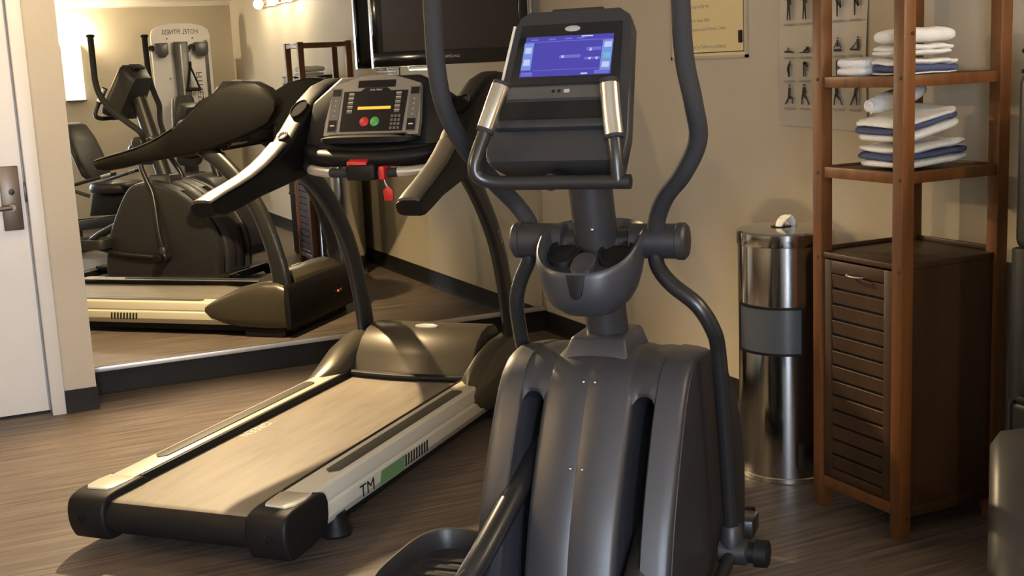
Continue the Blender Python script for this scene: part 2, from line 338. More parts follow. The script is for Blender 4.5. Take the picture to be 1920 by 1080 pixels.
# ================================================================ treadmill
TMA = math.radians(43.5)
tm = thing('treadmill', 'black and silver treadmill with a wide belt in front of the mirror', 'treadmill', (.546, 3.827, 0), TMA)
def Q(a, b, z): return (a, -b, z)
bm = nb()      # belt: top run, rear wrap, bottom run (a closed loop of cloth)
prof = [(1.74, .172)] + [(.052+.056*math.cos(t), .116+.056*math.sin(t)) for t in [PI/2+PI*i/10 for i in range(11)]] + [(1.74, .060)]
inner = [(x if x > .3 else .052+(x-.052)*.93, z-.004 if z > .1 else z+.004) for x, z in prof]
prism(bm, prof+inner[::-1], -.272, .272, 'xz'); obj('running_belt', bm, 'belt', tm)
obj('deck', B(.12, 1.72, -.28, .28, .09, .16, .004), 'plastic2', tm)
for s in (-1, 1):
    # rail: two-facet side like a rounded plank
    pr = [(.283, .186), (.291, .200), (.380, .200), (.392, .192), (.397, .150), (.393, .142), (.402, .134), (.404, .095), (.385, .064), (.30, .064), (.283, .1)]
    rl = obj('side_rail', PR([(-s*y, z) for y, z in pr], .16, 1.66, 'yz', .002), 'silver', tm)
    gp = [(.40, .318)]+[(1.40+.02*math.cos(t), .343+.025*math.sin(t)) for t in [-PI/2+PI*i/6 for i in range(7)]]+[(.40, .368), (.375, .343)]
    obj('foot_strip', PR([(x, -s*y) for x, y in gp], .196, .2035, 'xy', .001), 'rubber', rl)
    # side lettering and cooling slots on the outer face
    if s > 0:
        text('side_lettering', 'TM', .062, 'printblack', rl, (.46, -.4048, .085), (PI/2, 0, 0), sx=1.25)
        obj('green_decal', PR([(.60, .082), (.79, .082), (.80, .130), (.62, .130)], -.4052, -.4035, 'xz'), 'greenprint', rl)
    bm = nb()
    for k in range(9): prism(bm, [(.80+k*.022, .088), (.811+k*.022, .088), (.817+k*.022, .128), (.806+k*.022, .128)], min(-s*.4035, -s*.4052), max(-s*.4035, -s*.4052), 'xz')
    obj('cooling_slots', bm, 'printblack', rl)
    # rear end cap: rounded black block
    ep = [(.0, .06), (.03, .040), (.16, .045), (.235, .075), (.235, .186), (.10, .196), (.02, .190), (-.012, .165), (-.018, .11)]
    ec = obj('end_cap', PR(sm2(ep, 3), min(-s*.265, -s*.412), max(-s*.265, -s*.412), 'xz', .012, 3, 40), 'plastic2', tm)
    obj('gap_shade', B(.20, 1.66, min(-s*.2735, -s*.2875), max(-s*.2735, -s*.2875), .150, .1995, .002), 'plastic2', tm)  # black strip put in as the shade of the gap beside the belt
    obj('bolt_hole', L([(.014, -.0172), (.014, -.022), (.009, -.0225), (.009, -.017)], (0, -s*.352, .118), 'x', 16), 'plastic2', ec)
    tp = [(.055, .300), (.075, .290), (.17, .283), (.185, .30), (.185, .392), (.13, .398), (.075, .394), (.050, .375)]
    obj('cap_plate', PR([(x, -s*y) for x, y in tp], .193, .2005, 'xy', .003), 'silver', ec)
    # rear levelling foot
    ft = obj('rear_foot', L([(.050, 0), (.054, .010), (.048, .028), (.038, .045), (.036, .08)], (.345, -s*.370, 0), 'z', 20), 'plastic2', tm)
    # hood pod beside the motor cover
    rings = []
    for a, bo, bi, zt, zb_ in ((1.46, .400, .372, .17, .13), (1.50, .412, .330, .200, .10), (1.58, .420, .285, .240, .07), (1.70, .428, .282, .290, .05), (1.84, .432, .280, .322, .045), (1.95, .432, .280, .325, .045), (2.005, .425, .285, .30, .05)):
        m_, h_ = (zt+zb_)/2, (zt-zb_)/2
        cyc = []
        for j in range(20):
            c, q = math.cos(2*PI*j/20), math.sin(2*PI*j/20); p = 3.4
            cyc.append((a, -s*((bo+bi)/2+(bo-bi)/2*math.copysign(abs(c)**(2/p), c)), m_+h_*math.copysign(abs(q)**(2/p), q)))
        rings.append(cyc)
    obj('side_cover', loft(nb(), rings), 'champ', tm, 50)
    # upright: flattened curved post
    up = [Q(1.965, s*.362, .27), Q(1.955, s*.362, .40), Q(1.905, s*.362, .60), Q(1.835, s*.362, .77), Q(1.735, s*.362, .91), Q(1.62, s*.365, 1.03), Q(1.50, s*.37, 1.12)]
    uo = obj('upright', T(up, [.062, .058, .052, .05, .05, .052, .055], n=18, ry=.030, side=(0, 1, 0)), 'paint', tm)
    if s > 0:
        text('upright_lettering', 'STAR TRAC', .034, 'printdim', uo, Q(1.80, .393, .80), axes((.57, 0, -.82), (.82, 0, .57)), sx=1.0)
    # arm wing that carries the console and becomes the hand rail
    top = [(.80, 1.040), (.86, 1.056), (.98, 1.080), (1.10, 1.108), (1.24, 1.155), (1.36, 1.212), (1.48, 1.30), (1.60, 1.388), (1.72, 1.445), (1.84, 1.470), (1.93, 1.462), (2.00, 1.425), (2.045, 1.36)]
    bot = [(2.04, 1.29), (1.99, 1.225), (1.90, 1.185), (1.76, 1.135), (1.62, 1.095), (1.46, 1.066), (1.30, 1.045), (1.14, 1.024), (.98, .994), (.88, .980), (.815, .988)]
    pts = top+bot; rings = []
    def cpx(x): return x if s < 0 or x > 1.1 else 1.1-(1.1-x)*.78
    pts = [(cpx(x), z) for x, z in pts]
    def spl(x): return .078*max(0, min(1, (1.5-x)/.7)) if s > 0 else 0   # this rail splays outwards
    cx_, cz_ = 1.45, 1.17
    for b_, k_ in ((.325, .965), (.335, .99), (.352, 1.0), (.398, 1.0), (.416, .985), (.424, .955)):
        rings.append([(1.45+(x-1.45)*(.994 if k_ < 1 else 1), -s*(b_+spl(x)), z+(0 if k_ == 1 else (1-k_)*.35*(1 if i >= len(top) else -1))) for i, (x, z) in enumerate(pts)])
    wg = obj('arm_wing', loft(nb(), rings), 'wing', tm, 40)
    # raised soft top pad of the rail with an oval cup at its upper end
    bm = nb()
    rails = []
    for x, z in [(cpx(x_), z_) for x_, z_ in [(.81, 1.043), (.90, 1.066), (1.0, 1.087), (1.10, 1.111), (1.20, 1.144), (1.28, 1.178), (1.36, 1.218)]]:
        rails.append([(x, -s*(.376+spl(x)+.044*math.cos(2*PI*j/12)), z+.010*math.sin(2*PI*j/12)) for j in range(12)])
    obj('rail_pad', loft(bm, rails), 'pad', wg, 50)
    d = Vector((.62, 0, .47)).normalized(); nrm = Vector((-.47, 0, .62)).normalized()
    ctr = Vector((1.40, -s*(.376+spl(1.4)), 1.248))
    obj('badge_ring', loft(nb(), [[tuple(ctr+d*(math.cos(2*PI*j/20)*r)+Vector((0, 1, 0))*(math.sin(2*PI*j/20)*r*.9)+nrm*h) for j in range(20)] for r, h in ((.026, -.002), (.028, .006), (.020, .007), (.018, .002))]), 'chrome', wg)
    ctr = Vector((1.54, -s*.375, 1.352))
    cupd = Vector((.12, 0, .085)).normalized(); cn = Vector((-.085, 0, .12)).normalized()
    obj('cup_shade', loft(nb(), [[tuple(ctr+cupd*(math.cos(2*PI*j/20)*r)+Vector((0, 1, 0))*(math.sin(2*PI*j/20)*r*.6)+cn*h) for j in range(20)] for r, h in ((.055, -.01), (.058, .0035), (.052, .0045), (.048, .001))]), 'recess_shade', wg)  # shallow disc, the cup's inner shade put in as black
# motor hood: rises from the belt to a rounded top
hp_ = [(1.665, .186), (1.68, .20), (1.72, .262), (1.77, .318), (1.83, .352), (1.90, .366), (1.97, .358), (2.01, .33), (2.022, .27), (2.022, .06), (1.70, .06), (1.70, .15)]
obj('motor_hood', PR(hp_, -.284, .284, 'xz', .006, 2, 30), 'champ', tm)
obj('hood_lip_shadow', loft(nb(), [[(1.655+.03*(1-(y/.285)**2)*-1+.018*math.cos(2*PI*j/10), y, .188+.015*math.sin(2*PI*j/10)) for j in range(10)] for y in [-.284+.568*i/12 for i in range(13)]]), 'plastic2', tm)  # black lip, thickened to carry the dark shadow at the hood's edge
obj('hood_badge', loft(nb(), [[(1.865+.020*r*math.sin(2*PI*j/24), .055*r*math.cos(2*PI*j/24), .3625+h+.004*math.sin(2*PI*j/24)) for j in range(24)] for r, h in ((1, -.003), (1, .002), (.8, .003), (.78, .0025))]), 'keylight', tm)
fc = obj('front_cover', PR([(2.012, .05), (2.035, .055), (2.042, .10), (2.038, .27), (2.024, .31), (2.006, .31), (2.006, .05)], -.425, .425, 'xz', .004), 'plastic2', tm)
obj('power_light', L([(.006, 0), (.006, .003)], (2.040, -.18, .17), 'x', 12), 'led', fc)
obj('power_mark', B(2.039, 2.0425, -.235, -.205, .164, .178), 'printdim', fc)
obj('base_frame', (lambda b: (box(b, .20, 2.0, -.36, -.30, .025, .07, .003), box(b, .20, 2.0, .30, .36, .025, .07, .003), box(b, 1.72, 1.98, -.40, .40, .0, .05, .004), b)[-1])(nb()), 'plastic2', tm)
# console
co = Vector((1.462, 0, 1.235)); cu_ = Vector((.42, 0, .907)).normalized(); cn_ = Vector((-.907, 0, .42)).normalized()   # up the face, out of the face
def K(y, t, h=0.): return tuple(co+cu_*t+cn_*h+Vector((0, y, 0)))
def kpoly(pts, h0, h1): return hull(nb(), [K(y, t, h0) for y, t in pts], [K(y, t, h1) for y, t in pts])
hs = hull(nb(), [K(-.325, -.02, -.16), (K(.325, -.02, -.16)), K(.325, .20, -.10), K(.20, .27, -.06), K(-.20, .27, -.06), K(-.325, .20, -.10)],
          [K(-.325, -.03, -.03), K(.325, -.03, -.03), K(.31, .16, -.02), K(.18, .265, .0), K(-.18, .265, .0), K(-.31, .16, -.02)], .012)
obj('console_housing', hs, 'plastic2', tm)
def arc_top(w, t0, t1, n=9): return [(w*(1-2*i/n), t0+(t1-t0)*math.sin(PI*i/n)) for i in range(n+1)]
bz = obj('console_bezel', kpoly([(-.215, .0), (.215, .0), (.215, .06)]+arc_top(.198, .218, .262)+[(-.215, .06)], -.01, .012), 'bezel', tm)
obj('fan_vent', kpoly([(-.085, .206), (.085, .206), (.085, .237), (-.085, .237)], .010, .0145), 'dark', bz)
for q in range(3): obj('vent_slat', kpoly([(-.083, .211+q*.009), (.083, .211+q*.009), (.083, .2135+q*.009), (-.083, .2135+q*.009)], .014, .0165), 'plastic2', bz)
face = obj('control_panel', kpoly([(-.142, .016), (.142, .016), (.146, .19), (.07, .19), (.05, .204), (-.05, .204), (-.07, .19), (-.146, .19)], .011, .0145), 'dark', bz)
obj('amber_display', kpoly([(-.078, .110), (.072, .110), (.072, .122), (-.078, .122)], .0142, .0155), 'lcd', face)
text('panel_name', 'STAR TRAC', .011, 'print', face, K(0, .191, .0148), axes((0, -1, 0), cu_), align='CENTER')
for yy, m_, nm in ((.033, 'red', 'stop_button'), (-.015, 'green', 'start_button')):
    ct = Vector(K(yy, .056, .014)); obj(nm, loft(nb(), [[tuple(ct+cu_*(math.sin(2*PI*j/20)*r)+Vector((0, 1, 0))*(math.cos(2*PI*j/20)*r)+cn_*h) for j in range(20)] for r, h in ((.0205, 0), (.0205, .004), (.017, .006))]), m_, face)
for s in (-1, 1):
    for q in range(5):
        y0 = s*.108; t0 = .094+q*.0185
        b_ = obj('program_key', kpoly([(y0-.012, t0), (y0+.012, t0), (y0+.012, t0+.014), (y0-.012, t0+.014)], .0142, .0165), 'key', face)
        obj('key_stripe', kpoly([(y0-.012, t0+.009), (y0+.012, t0+.009), (y0+.012, t0+.0135), (y0-.012, t0+.0135)], .0164, .0170), 'keylight', b_)
    col = obj('side_key_column', kpoly([(s*.157-.0 if s > 0 else -.201, .014), (.201 if s > 0 else -.157, .014), (.201 if s > 0 else -.157, .205), (.157 if s > 0 else -.201, .205)], .011, .0140), 'key', bz)
    for (t0, t1) in ((.018, .066), (.172, .200)):
        obj('dark_key', kpoly([(s*.179-.018, t0), (s*.179+.018, t0), (s*.179+.018, t1), (s*.179-.018, t1)], .0138, .0156), 'dark', col)
    for q in range(4): obj('key_dot', kpoly([(s*.179-.004, .082+q*.022), (s*.179+.004, .082+q*.022), (s*.179+.004, .089+q*.022), (s*.179-.004, .089+q*.022)], .0138, .0147), 'printdim', col)
    obj('key_mark', kpoly([(s*.179-.010, .040), (s*.179+.010, .040), (s*.179+.010, .045), (s*.179-.010, .045)], .0154, .0161), 'print', col)
for r in range(4):
    for q in range(3): obj('number_key', kpoly([(-.128+q*.016, .022+r*.017), (-.117+q*.016, .022+r*.017), (-.117+q*.016, .033+r*.017), (-.128+q*.016, .033+r*.017)], .0142, .0158), 'key', face)
# accessory tray below the face and its curved front lip
tr_ = []
for i in range(17):
    y = -.215+.43*i/16; e_ = max(.12, (1-abs(y/.215)**4))**.5
    tr_.append([(1.425-.040*e_+.085*c*e_+.03, y, 1.222+.022*q*e_) for c, q in ((-.55, .7), (-.2, 1.0), (.8, 1.0), (.8, -.9), (0, -1.0), (-.5, -.4))])
obj('tray', loft(nb(), tr_), 'plastic2', tm, 50)
obj('tray_shade', B(1.405, 1.475, -.165, .165, 1.2435, 1.2465, .001), 'recess_shade', tm)  # flat sheet, the tray's inner shade put in as black
obj('yoke', T([Q(1.62, -.350, 1.215), Q(1.52, -.315, 1.185), Q(1.445, -.235, 1.162), Q(1.405, -.11, 1.152), Q(1.395, 0, 1.150), Q(1.405, .11, 1.152), Q(1.445, .235, 1.162), Q(1.52, .315, 1.185), Q(1.62, .350, 1.215)], .040, n=16, ry=.030, side=(0, 0, 1)), 'plastic2', tm)
# cross bar with pulse grips and the emergency stop
bar = [Q(1.50, -.335, 1.125), Q(1.43, -.27, 1.105), Q(1.385, -.15, 1.095), Q(1.375, 0, 1.092), Q(1.385, .15, 1.095), Q(1.43, .27, 1.105), Q(1.50, .335, 1.125)]
cb = obj('cross_bar', T(bar, .0185), 'foam', tm)
bp = smooth_pts(bar, 8)
for lo_, hi_ in ((8, 16), (32, 40)): obj('pulse_grip', T([tuple(p) for p in bp[lo_:hi_+1]], .0205, smooth=False), 'alu', cb)
es = obj('stop_box', B(1.335, 1.425, -.07, .062, 1.066, 1.135, .014, 3), 'plastic2', cb)
obj('stop_paddle', hull(nb(), [(1.328, -.040, 1.128), (1.328, .050, 1.128), (1.372, .045, 1.144), (1.372, -.035, 1.144)], [(1.332, -.040, 1.142), (1.332, .050, 1.142), (1.372, .045, 1.157), (1.372, -.035, 1.157)], .004), 'red', es)
obj('red_clip', B(1.345, 1.412, -.108, -.082, 1.068, 1.122, .006), 'red', cb)
cord = obj('safety_cord', T([(1.36, -.098, 1.075), (1.352, -.108, 1.055), (1.352, -.117, 1.04)], .0022, n=8), 'wipe', cb)
obj('safety_tag', hull(nb(), [(1.350, -.138, .985), (1.350, -.100, .985), (1.350, -.096, 1.025), (1.350, -.112, 1.040), (1.350, -.126, 1.040), (1.350, -.140, 1.025)], [(1.360, -.138, .985), (1.360, -.100, .985), (1.360, -.096, 1.025), (1.360, -.112, 1.040), (1.360, -.126, 1.040), (1.360, -.140, 1.025)], .002), 'red', cord)
obj('mast_bracket', (lambda b: (box(b, 1.47, 1.60, -.33, .33, 1.11, 1.20, .01), b)[-1])(nb()), 'plastic2', tm)
# belt print, read from the front
RB_ = axes((-1, 0, 0), (0, -1, 0))
text('belt_lettering', 'GREEN', .060, 'print', tm, Q(.93, -.262, .1722), RB_, ex=.0003)
text('belt_lettering', 'fit', .050, 'printdim', tm, Q(.87, -.205, .1722), RB_, ex=.0003)
gd = [(.052+.0585*math.cos(t), .116+.0585*math.sin(t)) for t in [PI*.66+PI*.68*i/8 for i in range(9)]]
gi = [(.052+.0565*math.cos(t), .116+.0565*math.sin(t)) for t in [PI*.66+PI*.68*i/8 for i in range(9)]]
obj('dark_wrap_sheet', PR(gd+gi[::-1], -.266, .266, 'xz'), 'plastic2', tm)  # black sheet added over the belt's rear wrap to darken it

# ================================================================ elliptical trainer
ELA = math.radians(44.0)
el = thing('elliptical_trainer', 'charcoal elliptical trainer with a lit blue touch screen', 'elliptical', (1.505, 2.76, 0), ELA)
rear = [(-.375, .05), (-.372, .15), (-.345, .27), (-.300, .40), (-.240, .52), (-.175, .63), (-.115, .71), (-.05, .750), (.04, .762)]
frontp = [(.16, .745), (.30, .690), (.42, .605), (.53, .49), (.60, .36), (.625, .22), (.61, .05)]
prof = sm2(rear, 3, False)+sm2(frontp, 3, False)
def inset(pts, d, c=(.12, .36)): return [(c[0]+(x-c[0])*(1-d), max(.05, c[1]+(z-c[1])*(1-d)) if z > .06 else z) for x, z in pts]
def cheek(b0, b1, rnd, p=prof):   # extruded profile whose outer rim is a tight round
    g_ = math.copysign(1, b1-b0)
    steps = [(b0, .012), (b0+.004*g_, 0), (b1-.030*g_, .010), (b1-.010*g_, .020), (b1-.003*g_, .030), (b1, .045)]
    return loft(nb(), [[(x, -b, z) for x, z in inset(p, d)] for b, d in steps])
# centre spine, lightly crowned with a seam
sp = obj('centre_shroud', loft(nb(), [[(x, -b, z) for x, z in inset(prof, d)] for b, d in ((-.116, .05), (-.113, .022), (-.100, .004), (-.05, -.010), (-.0025, -.014), (0, -.010), (.0025, -.014), (.05, -.010), (.100, .004), (.113, .022), (.116, .05))]), 'shroud', el, 50)
for b_, z_, a_ in ((-.012, .706, -.128), (.018, .706, -.128), (-.012, .52, -.255), (.018, .52, -.255)):
    ball_ = nb(); ball(ball_, Q(a_, b_, z_), .0042); obj('screw', ball_, 'chrome', sp)
for s in (-1, 1):
    ck = obj('side_shroud', cheek(s*.174, s*.246, .05), 'shroud', el, 40)
    obj('slot_core', loft(nb(), [[(x, -b, z) for x, z in inset(prof, .34)] for b in (s*.105, s*.18)]), 'recess_shade', el)  # black core puts the slot's inner shade into the colour
    # bridge that closes the slot at its top, its lower edge arched
    tp = [p for p in prof if p[1] > .668]
    st7 = [s*(.104+.080*i/8) for i in range(9)]
    rg = []
    for i, b_ in enumerate(st7):
        v = max(0, min(1, (abs(b_)-.116)/.058)); arch = .022*(abs(2*v-1)**3)
        d_ = .004+.006*abs(2*v-1)
        rg.append([(x, -b_, z) for x, z in inset(tp, d_)]+[(.30, -b_, .64-arch), (.0, -b_, .64-arch), (-.10, -b_, .672-arch), (-.128-arch*.6, -b_, .676-arch)])
    obj('slot_bridge', loft(nb(), rg), 'shroud', el, 40)
    obj('side_cover', loft(nb(), [[(.13+(x-.12)*k, -s*(.246+h), .36+(z-.36)*k) for x, z in prof] for k, h in ((.955, -.006), (.945, .002), (.90, .005))]), 'plastic', ck, 50)
obj('mast_collar', hull(nb(), [Q(-.06, -.095, .742), Q(-.06, .085, .742), Q(.17, .085, .735), Q(.17, -.095, .735)], [Q(-.025, -.075, .80), Q(-.025, .068, .80), Q(.145, .068, .80), Q(.145, -.075, .80)], .012, 3), 'shroud', el)
obj('mast', T([Q(.075, 0, .72), Q(.01, 0, .95), Q(-.105, 0, 1.37)], [.060, .056, .056], n=24, ry=.055, side=(0, 1, 0)), 'plastic', el)
# bottle holder moulding around the mast
def bowl(z, wb, a0, a1): return [(x, y, z) for x, y, z in sell((a0+a1)/2, 0, z, (a1-a0)/2, wb, 2.5, 32)]
def slant(r, k): return [(x, y, z+k*(x+.05)*(1 if x < -.05 else .22)) for x, y, z in r]
rings = [slant(bowl(z, wb, a0, a1), k) for z, wb, a0, a1, k in ((.872, .030, -.12, -.02, 0), (.880, .062, -.150, .01, .02), (.905, .094, -.180, .04, .05), (.935, .112, -.194, .055, .12), (.970, .122, -.201, .068, .22), (1.010, .129, -.204, .077, .34), (1.050, .132, -.205, .08, .46), (1.074, .132, -.205, .08, .55), (1.078, .128, -.201, .077, .55), (1.070, .119, -.190, .070, .55), (1.036, .108, -.172, .060, .50))]
bh = obj('bottle_holder', loft(nb(), rings), 'shroud', el, 45)
obj('bottle_slot', PR([(-.026, .990), (.022, .990), (.017, .962), (.012, .938), (.004, .931), (-.007, .931), (-.015, .938), (-.021, .962)], -.2072, -.15, 'yz', .002), 'plastic2', bh)
for s in (-1, 1): obj('cup_well', loft(nb(), [slant(bowl_, .5) for bowl_ in [[(x, y-s*.066, z) for x, y, z in sell(-.075, 0, z_, r_*1.3, r_, 2.2, 24)] for z_, r_ in ((1.030, .040), (1.046, .041), (1.047, .036), (1.036, .034))]]), 'plastic2', bh)
obj('inner_saddle', loft(nb(), [slant(sell(-.135, 0, z_, .040*k_, .030*k_, 2.4, 20), .5) for z_, k_ in ((1.030, 1.1), (1.052, 1.0), (1.056, .85))]), 'shroud', bh)
obj('holder_screw', ball(nb(), Q(-.088, .012, 1.085), .005), 'chrome', bh)
# pivot axle with end hubs
ax = obj('pivot_axle', L([(.030, -.19), (.030, .19)], (0.0, 0, 1.045), 'y', 20), 'paint', el)
for s in (-1, 1): obj('pivot_hub', L([(.034, s*.085), (.044, s*.09), (.044, s*.205), (.047, s*.207), (.047, s*.223), (.040, s*.230), (.012, s*.232)], (0.0, 0, 1.045), 'y', 28), 'plastic', ax)
# swing arms: upper handle, lower link
armL = [Q(-.235, -.320, 1.82), Q(-.235, -.320, 1.62), Q(-.232, -.320, 1.50), Q(-.205, -.316, 1.40), Q(-.135, -.300, 1.30), Q(-.03, -.272, 1.205), Q(.045, -.240, 1.135), Q(.045, -.205, 1.085), Q(.01, -.185, 1.045)]
armR = [Q(-.19, .268, 1.82), Q(-.19, .270, 1.66), Q(-.185, .275, 1.50), Q(-.165, .290, 1.39), Q(-.135, .292, 1.305), Q(-.11, .250, 1.225), Q(-.07, .195, 1.165), Q(-.03, .162, 1.105), Q(0, .150, 1.045)]
lowL = [Q(0, -.185, 1.045), Q(.005, -.195, .99), Q(.02, -.225, .935), Q(.035, -.246, .87), Q(.075, -.255, .78), Q(.125, -.262, .66), Q(.17, -.30, .40), Q(.20, -.305, .26)]
lowR = [Q(0, .150, 1.045), Q(-.02, .156, .99), Q(-.04, .195, .945), Q(-.05, .262, .895), Q(-.03, .296, .83), Q(.005, .302, .76), Q(.06, .304, .54), Q(.115, .305, .24)]
for up, lw, e in ((armL, lowL, -1), (armR, lowR, 1)):
    sa = obj('swing_arm', T(up, .0225, n=16), 'foam', el)
    obj('arm_cap', L([(.026, 0), (.030, .004), (.030, .014), (.018, .022)], up[0], 'z', 18), 'plastic2', sa)
    la = obj('lower_arm', T(lw, .020, n=16), 'paint', el)
    j = Vector(lw[-1])
    jt = obj('link_joint', (lambda b: (lathe(b, [(.028, -.03), (.033, .0), (.030, .05), (.024, .06)], (j.x, j.y, j.z-.03), 'z', 18), lathe(b, [(.030, -.045), (.036, -.04), (.036, .03), (.030, .035)], (j.x, j.y, j.z-.045), 'y', 20), b)[-1])(nb()), 'plastic', la)
    obj('joint_cap', L([(.028, -e*.030), (.028, -e*.060), (.037, -e*.062), (.037, -e*.095), (.028, -e*.100)], (j.x, j.y, j.z-.045), 'y', 22), 'plastic2', la)
# pedals on their drive arms
for s, pz, pa in ((-1, .300, -.44), (1, .17, -.44)):
    j = Vector(lowL[-1] if s < 0 else lowR[-1])
    pr_ = [Q(.0, s*.147, pz+.235), Q(-.20, s*.158, pz+.165), Q(-.44, s*.176, pz+.06), Q(-.56, s*.215, pz-.03)]
    obj('drive_arm', T(pr_, .030, n=16), 'paint', el)
    obj('connecting_link', T([tuple(j+Vector((0, 0, -.05))), Q(-.15, s*.295, (j.z+pz)/2-.05), Q(-.40, s*.262, pz-.03)], .018, n=12), 'paint', el)
    out = [(x, y) for x, y, z in sell(pa-.03, -s*.292, 0, .20, .105, 3.2, 36)]
    def off(d, z): return [(pa-.03+(x-pa+.03)*(1-d/.20), -s*.292+(y+s*.292)*(1-d/.105), z) for x, y in out]
    pd = obj('pedal', loft(nb(), [off(.02, pz-.028), off(.004, pz-.024), off(0, pz+.042), off(.002, pz+.047), off(.007, pz+.047), off(.010, pz+.042), off(.014, pz-.004), off(.03, pz-.008)]), 'plastic', el, 50)
    bm = nb()
    for q in range(6): box(bm, pa-.15+q*.045, pa-.13+q*.045, -s*.292-.06, -s*.292+.06, pz-.008, pz-.003, .001)
    obj('pedal_tread', bm, 'foam', pd)
# base frame, feet, transport wheels
obj('floor_frame', (lambda b: (box(b, -.62, .70, -.045, .045, .03, .095, .006), box(b, .62, .72, -.27, .27, .025, .085, .01), box(b, -.66, -.58, -.27, .27, .02, .075, .01), b)[-1])(nb()), 'paint', el)
for s in (-1, 1):
    obj('transport_wheel', L([(.03, -.016), (.042, -.012), (.042, .012), (.03, .016)], (.745, s*.235, .042), 'y', 20), 'plastic2', el)
    obj('levelling_foot', L([(.03, 0), (.03, .012), (.012, .015), (.012, .03)], (-.62, s*.24, 0), 'z', 16), 'plastic2', el)
# screen console
eo = Vector((-.325, 0, 1.285)); eu = Vector((.5, 0, .866)).normalized(); en = Vector((-.866, 0, .5)).normalized()
def G(b, t, h=0.): return tuple(eo+eu*t+en*h+Vector((0, -b, 0)))
def gp(pts, h0, h1, bev=0.): return hull(nb(), [G(b, t, h0) for b, t in pts], [G(b, t, h1) for b, t in pts], bev)
outl = [(-.168, .005), (-.155, -.012), (.155, -.012), (.168, .005), (.172, .05), (.150, .335), (.138, .366), (.115, .383), (-.115, .383), (-.135, .366), (-.146, .335), (-.172, .05)]
bk = [(b*.86, .03+(t-.03)*.90) for b, t in outl]
con = loft(nb(), [[G(b*.93, t*.97+.005, -.135) for b, t in bk], [G(b, t, -.10) for b, t in bk], [G(b, t, -.035) for b, t in outl], [G(b, t, -.006) for b, t in outl], [G(b*.975, .003+t*.988, .0) for b, t in outl]])
ch = obj('screen_housing', con, 'plastic', el, 40)
obj('top_tab', gp([(-.06, .378), (.075, .378), (.068, .396), (-.06, .396)], -.07, -.012, .003), 'plastic', ch)
obj('side_trim', gp([(-.158, .175), (-.152, .175), (-.140, .345), (-.146, .345)], -.004, .003), 'silver', ch)
glass = obj('screen_glass', gp([(-.134, .185), (.134, .185), (.124, .345), (-.124, .345)], -.002, .003, .001), 'dark', ch)
sc_ = obj('touch_screen', gp([(-.112, .206), (.112, .206), (.108, .312), (-.108, .312)], .002, .0036), 'scr', glass)
def ui(pts, m_, h=.0042, nm='screen_graphic'): obj(nm, gp(pts, .0034, h), m_, sc_)
def rect(b0, b1, t0, t1): return [(b0, t0), (b1, t0), (b1, t1), (b0, t1)]
ui(rect(-.108, .108, .297, .2985), 'scr2'); ui(rect(-.078, .082, .2215, .2225), 'scr2')
ui(rect(-.110, -.086, .224, .296), 'scr3', .0038, 'screen_strip'); ui(rect(.084, .109, .214, .296), 'scr3', .0038, 'screen_strip')
for t0 in (.236, .268): ui(rect(-.106, -.090, t0, t0+.016), 'scr4', .0044, 'screen_icon')
for t0, m_ in ((.224, 'scr4'), (.248, 'scr5'), (.276, 'scr4')): ui(rect(.089, .106, t0, t0+.014), m_, .0044, 'screen_icon')
ui(rect(-.018, .034, .252, .260), 'scr2', nm='screen_bar'); ui(rect(-.013, -.007, .253, .259), 'scr4', .0046, 'screen_icon')
ui(rect(.046, .082, .270, .278), 'scr2', nm='screen_bar'); ui(rect(.044, .082, .246, .252), 'scr2', nm='screen_bar')
ui([(.053, .269), (.061, .269), (.057, .277)], 'scr4', .0048, 'screen_arrow'); ui([(.053, .251), (.061, .251), (.057, .244)], 'scr4', .0048, 'screen_arrow'); ui([(.070, .251), (.078, .251), (.074, .244)], 'scr4', .0048, 'screen_arrow')
ui(rect(-.108, -.080, .208, .218), 'scr2', nm='screen_tab'); ui(rect(.072, .108, .208, .217), 'scr2', nm='screen_tab'); ui(rect(.040, .056, .208, .2115), 'scr4', nm='screen_icon')
for b0 in (-.095, -.05, -.01, .02): ui(rect(b0, b0+.018, .302, .3055), 'scr2', nm='screen_mark')
ui(rect(.03, .058, .307, .310), 'scr4', nm='screen_mark')
ct = Vector(G(.005, .330, .003)); obj('badge', loft(nb(), [[tuple(ct+eu*(math.sin(2*PI*j/24)*r*.40)+Vector((0, 1, 0))*(math.cos(2*PI*j/24)*r)+en*h) for j in range(24)] for r, h in ((.019, -.001), (.019, .0015), (.016, .002))]), 'keylight', glass)
for b_ in (-.022, -.008):
    ct = Vector(G(b_, .168, .0)); obj('audio_jack', loft(nb(), [[tuple(ct+eu*(math.sin(2*PI*j/14)*r)+Vector((0, 1, 0))*(math.cos(2*PI*j/14)*r)+en*h) for j in range(14)] for r, h in ((.0045, -.002), (.0045, .001), (.003, .0012))]), 'dark', ch)
obj('usb_port', gp(rect(.004, .018, .163, .172), -.001, .0015), 'keylight', ch)
obj('panel_band', gp([(-.140, .150), (.140, .150), (.136, .180), (-.136, .180)], -.001, .0008), 'band', ch)
obj('storage_recess', gp([(-.145, .082), (.145, .082), (.143, .142), (-.143, .142)], -.002, .0012), 'plastic2', ch)
obj('storage_lip', gp([(-.150, .066), (.150, .066), (.148, .088), (-.148, .088)], -.004, .020, .005), 'plastic', ch)
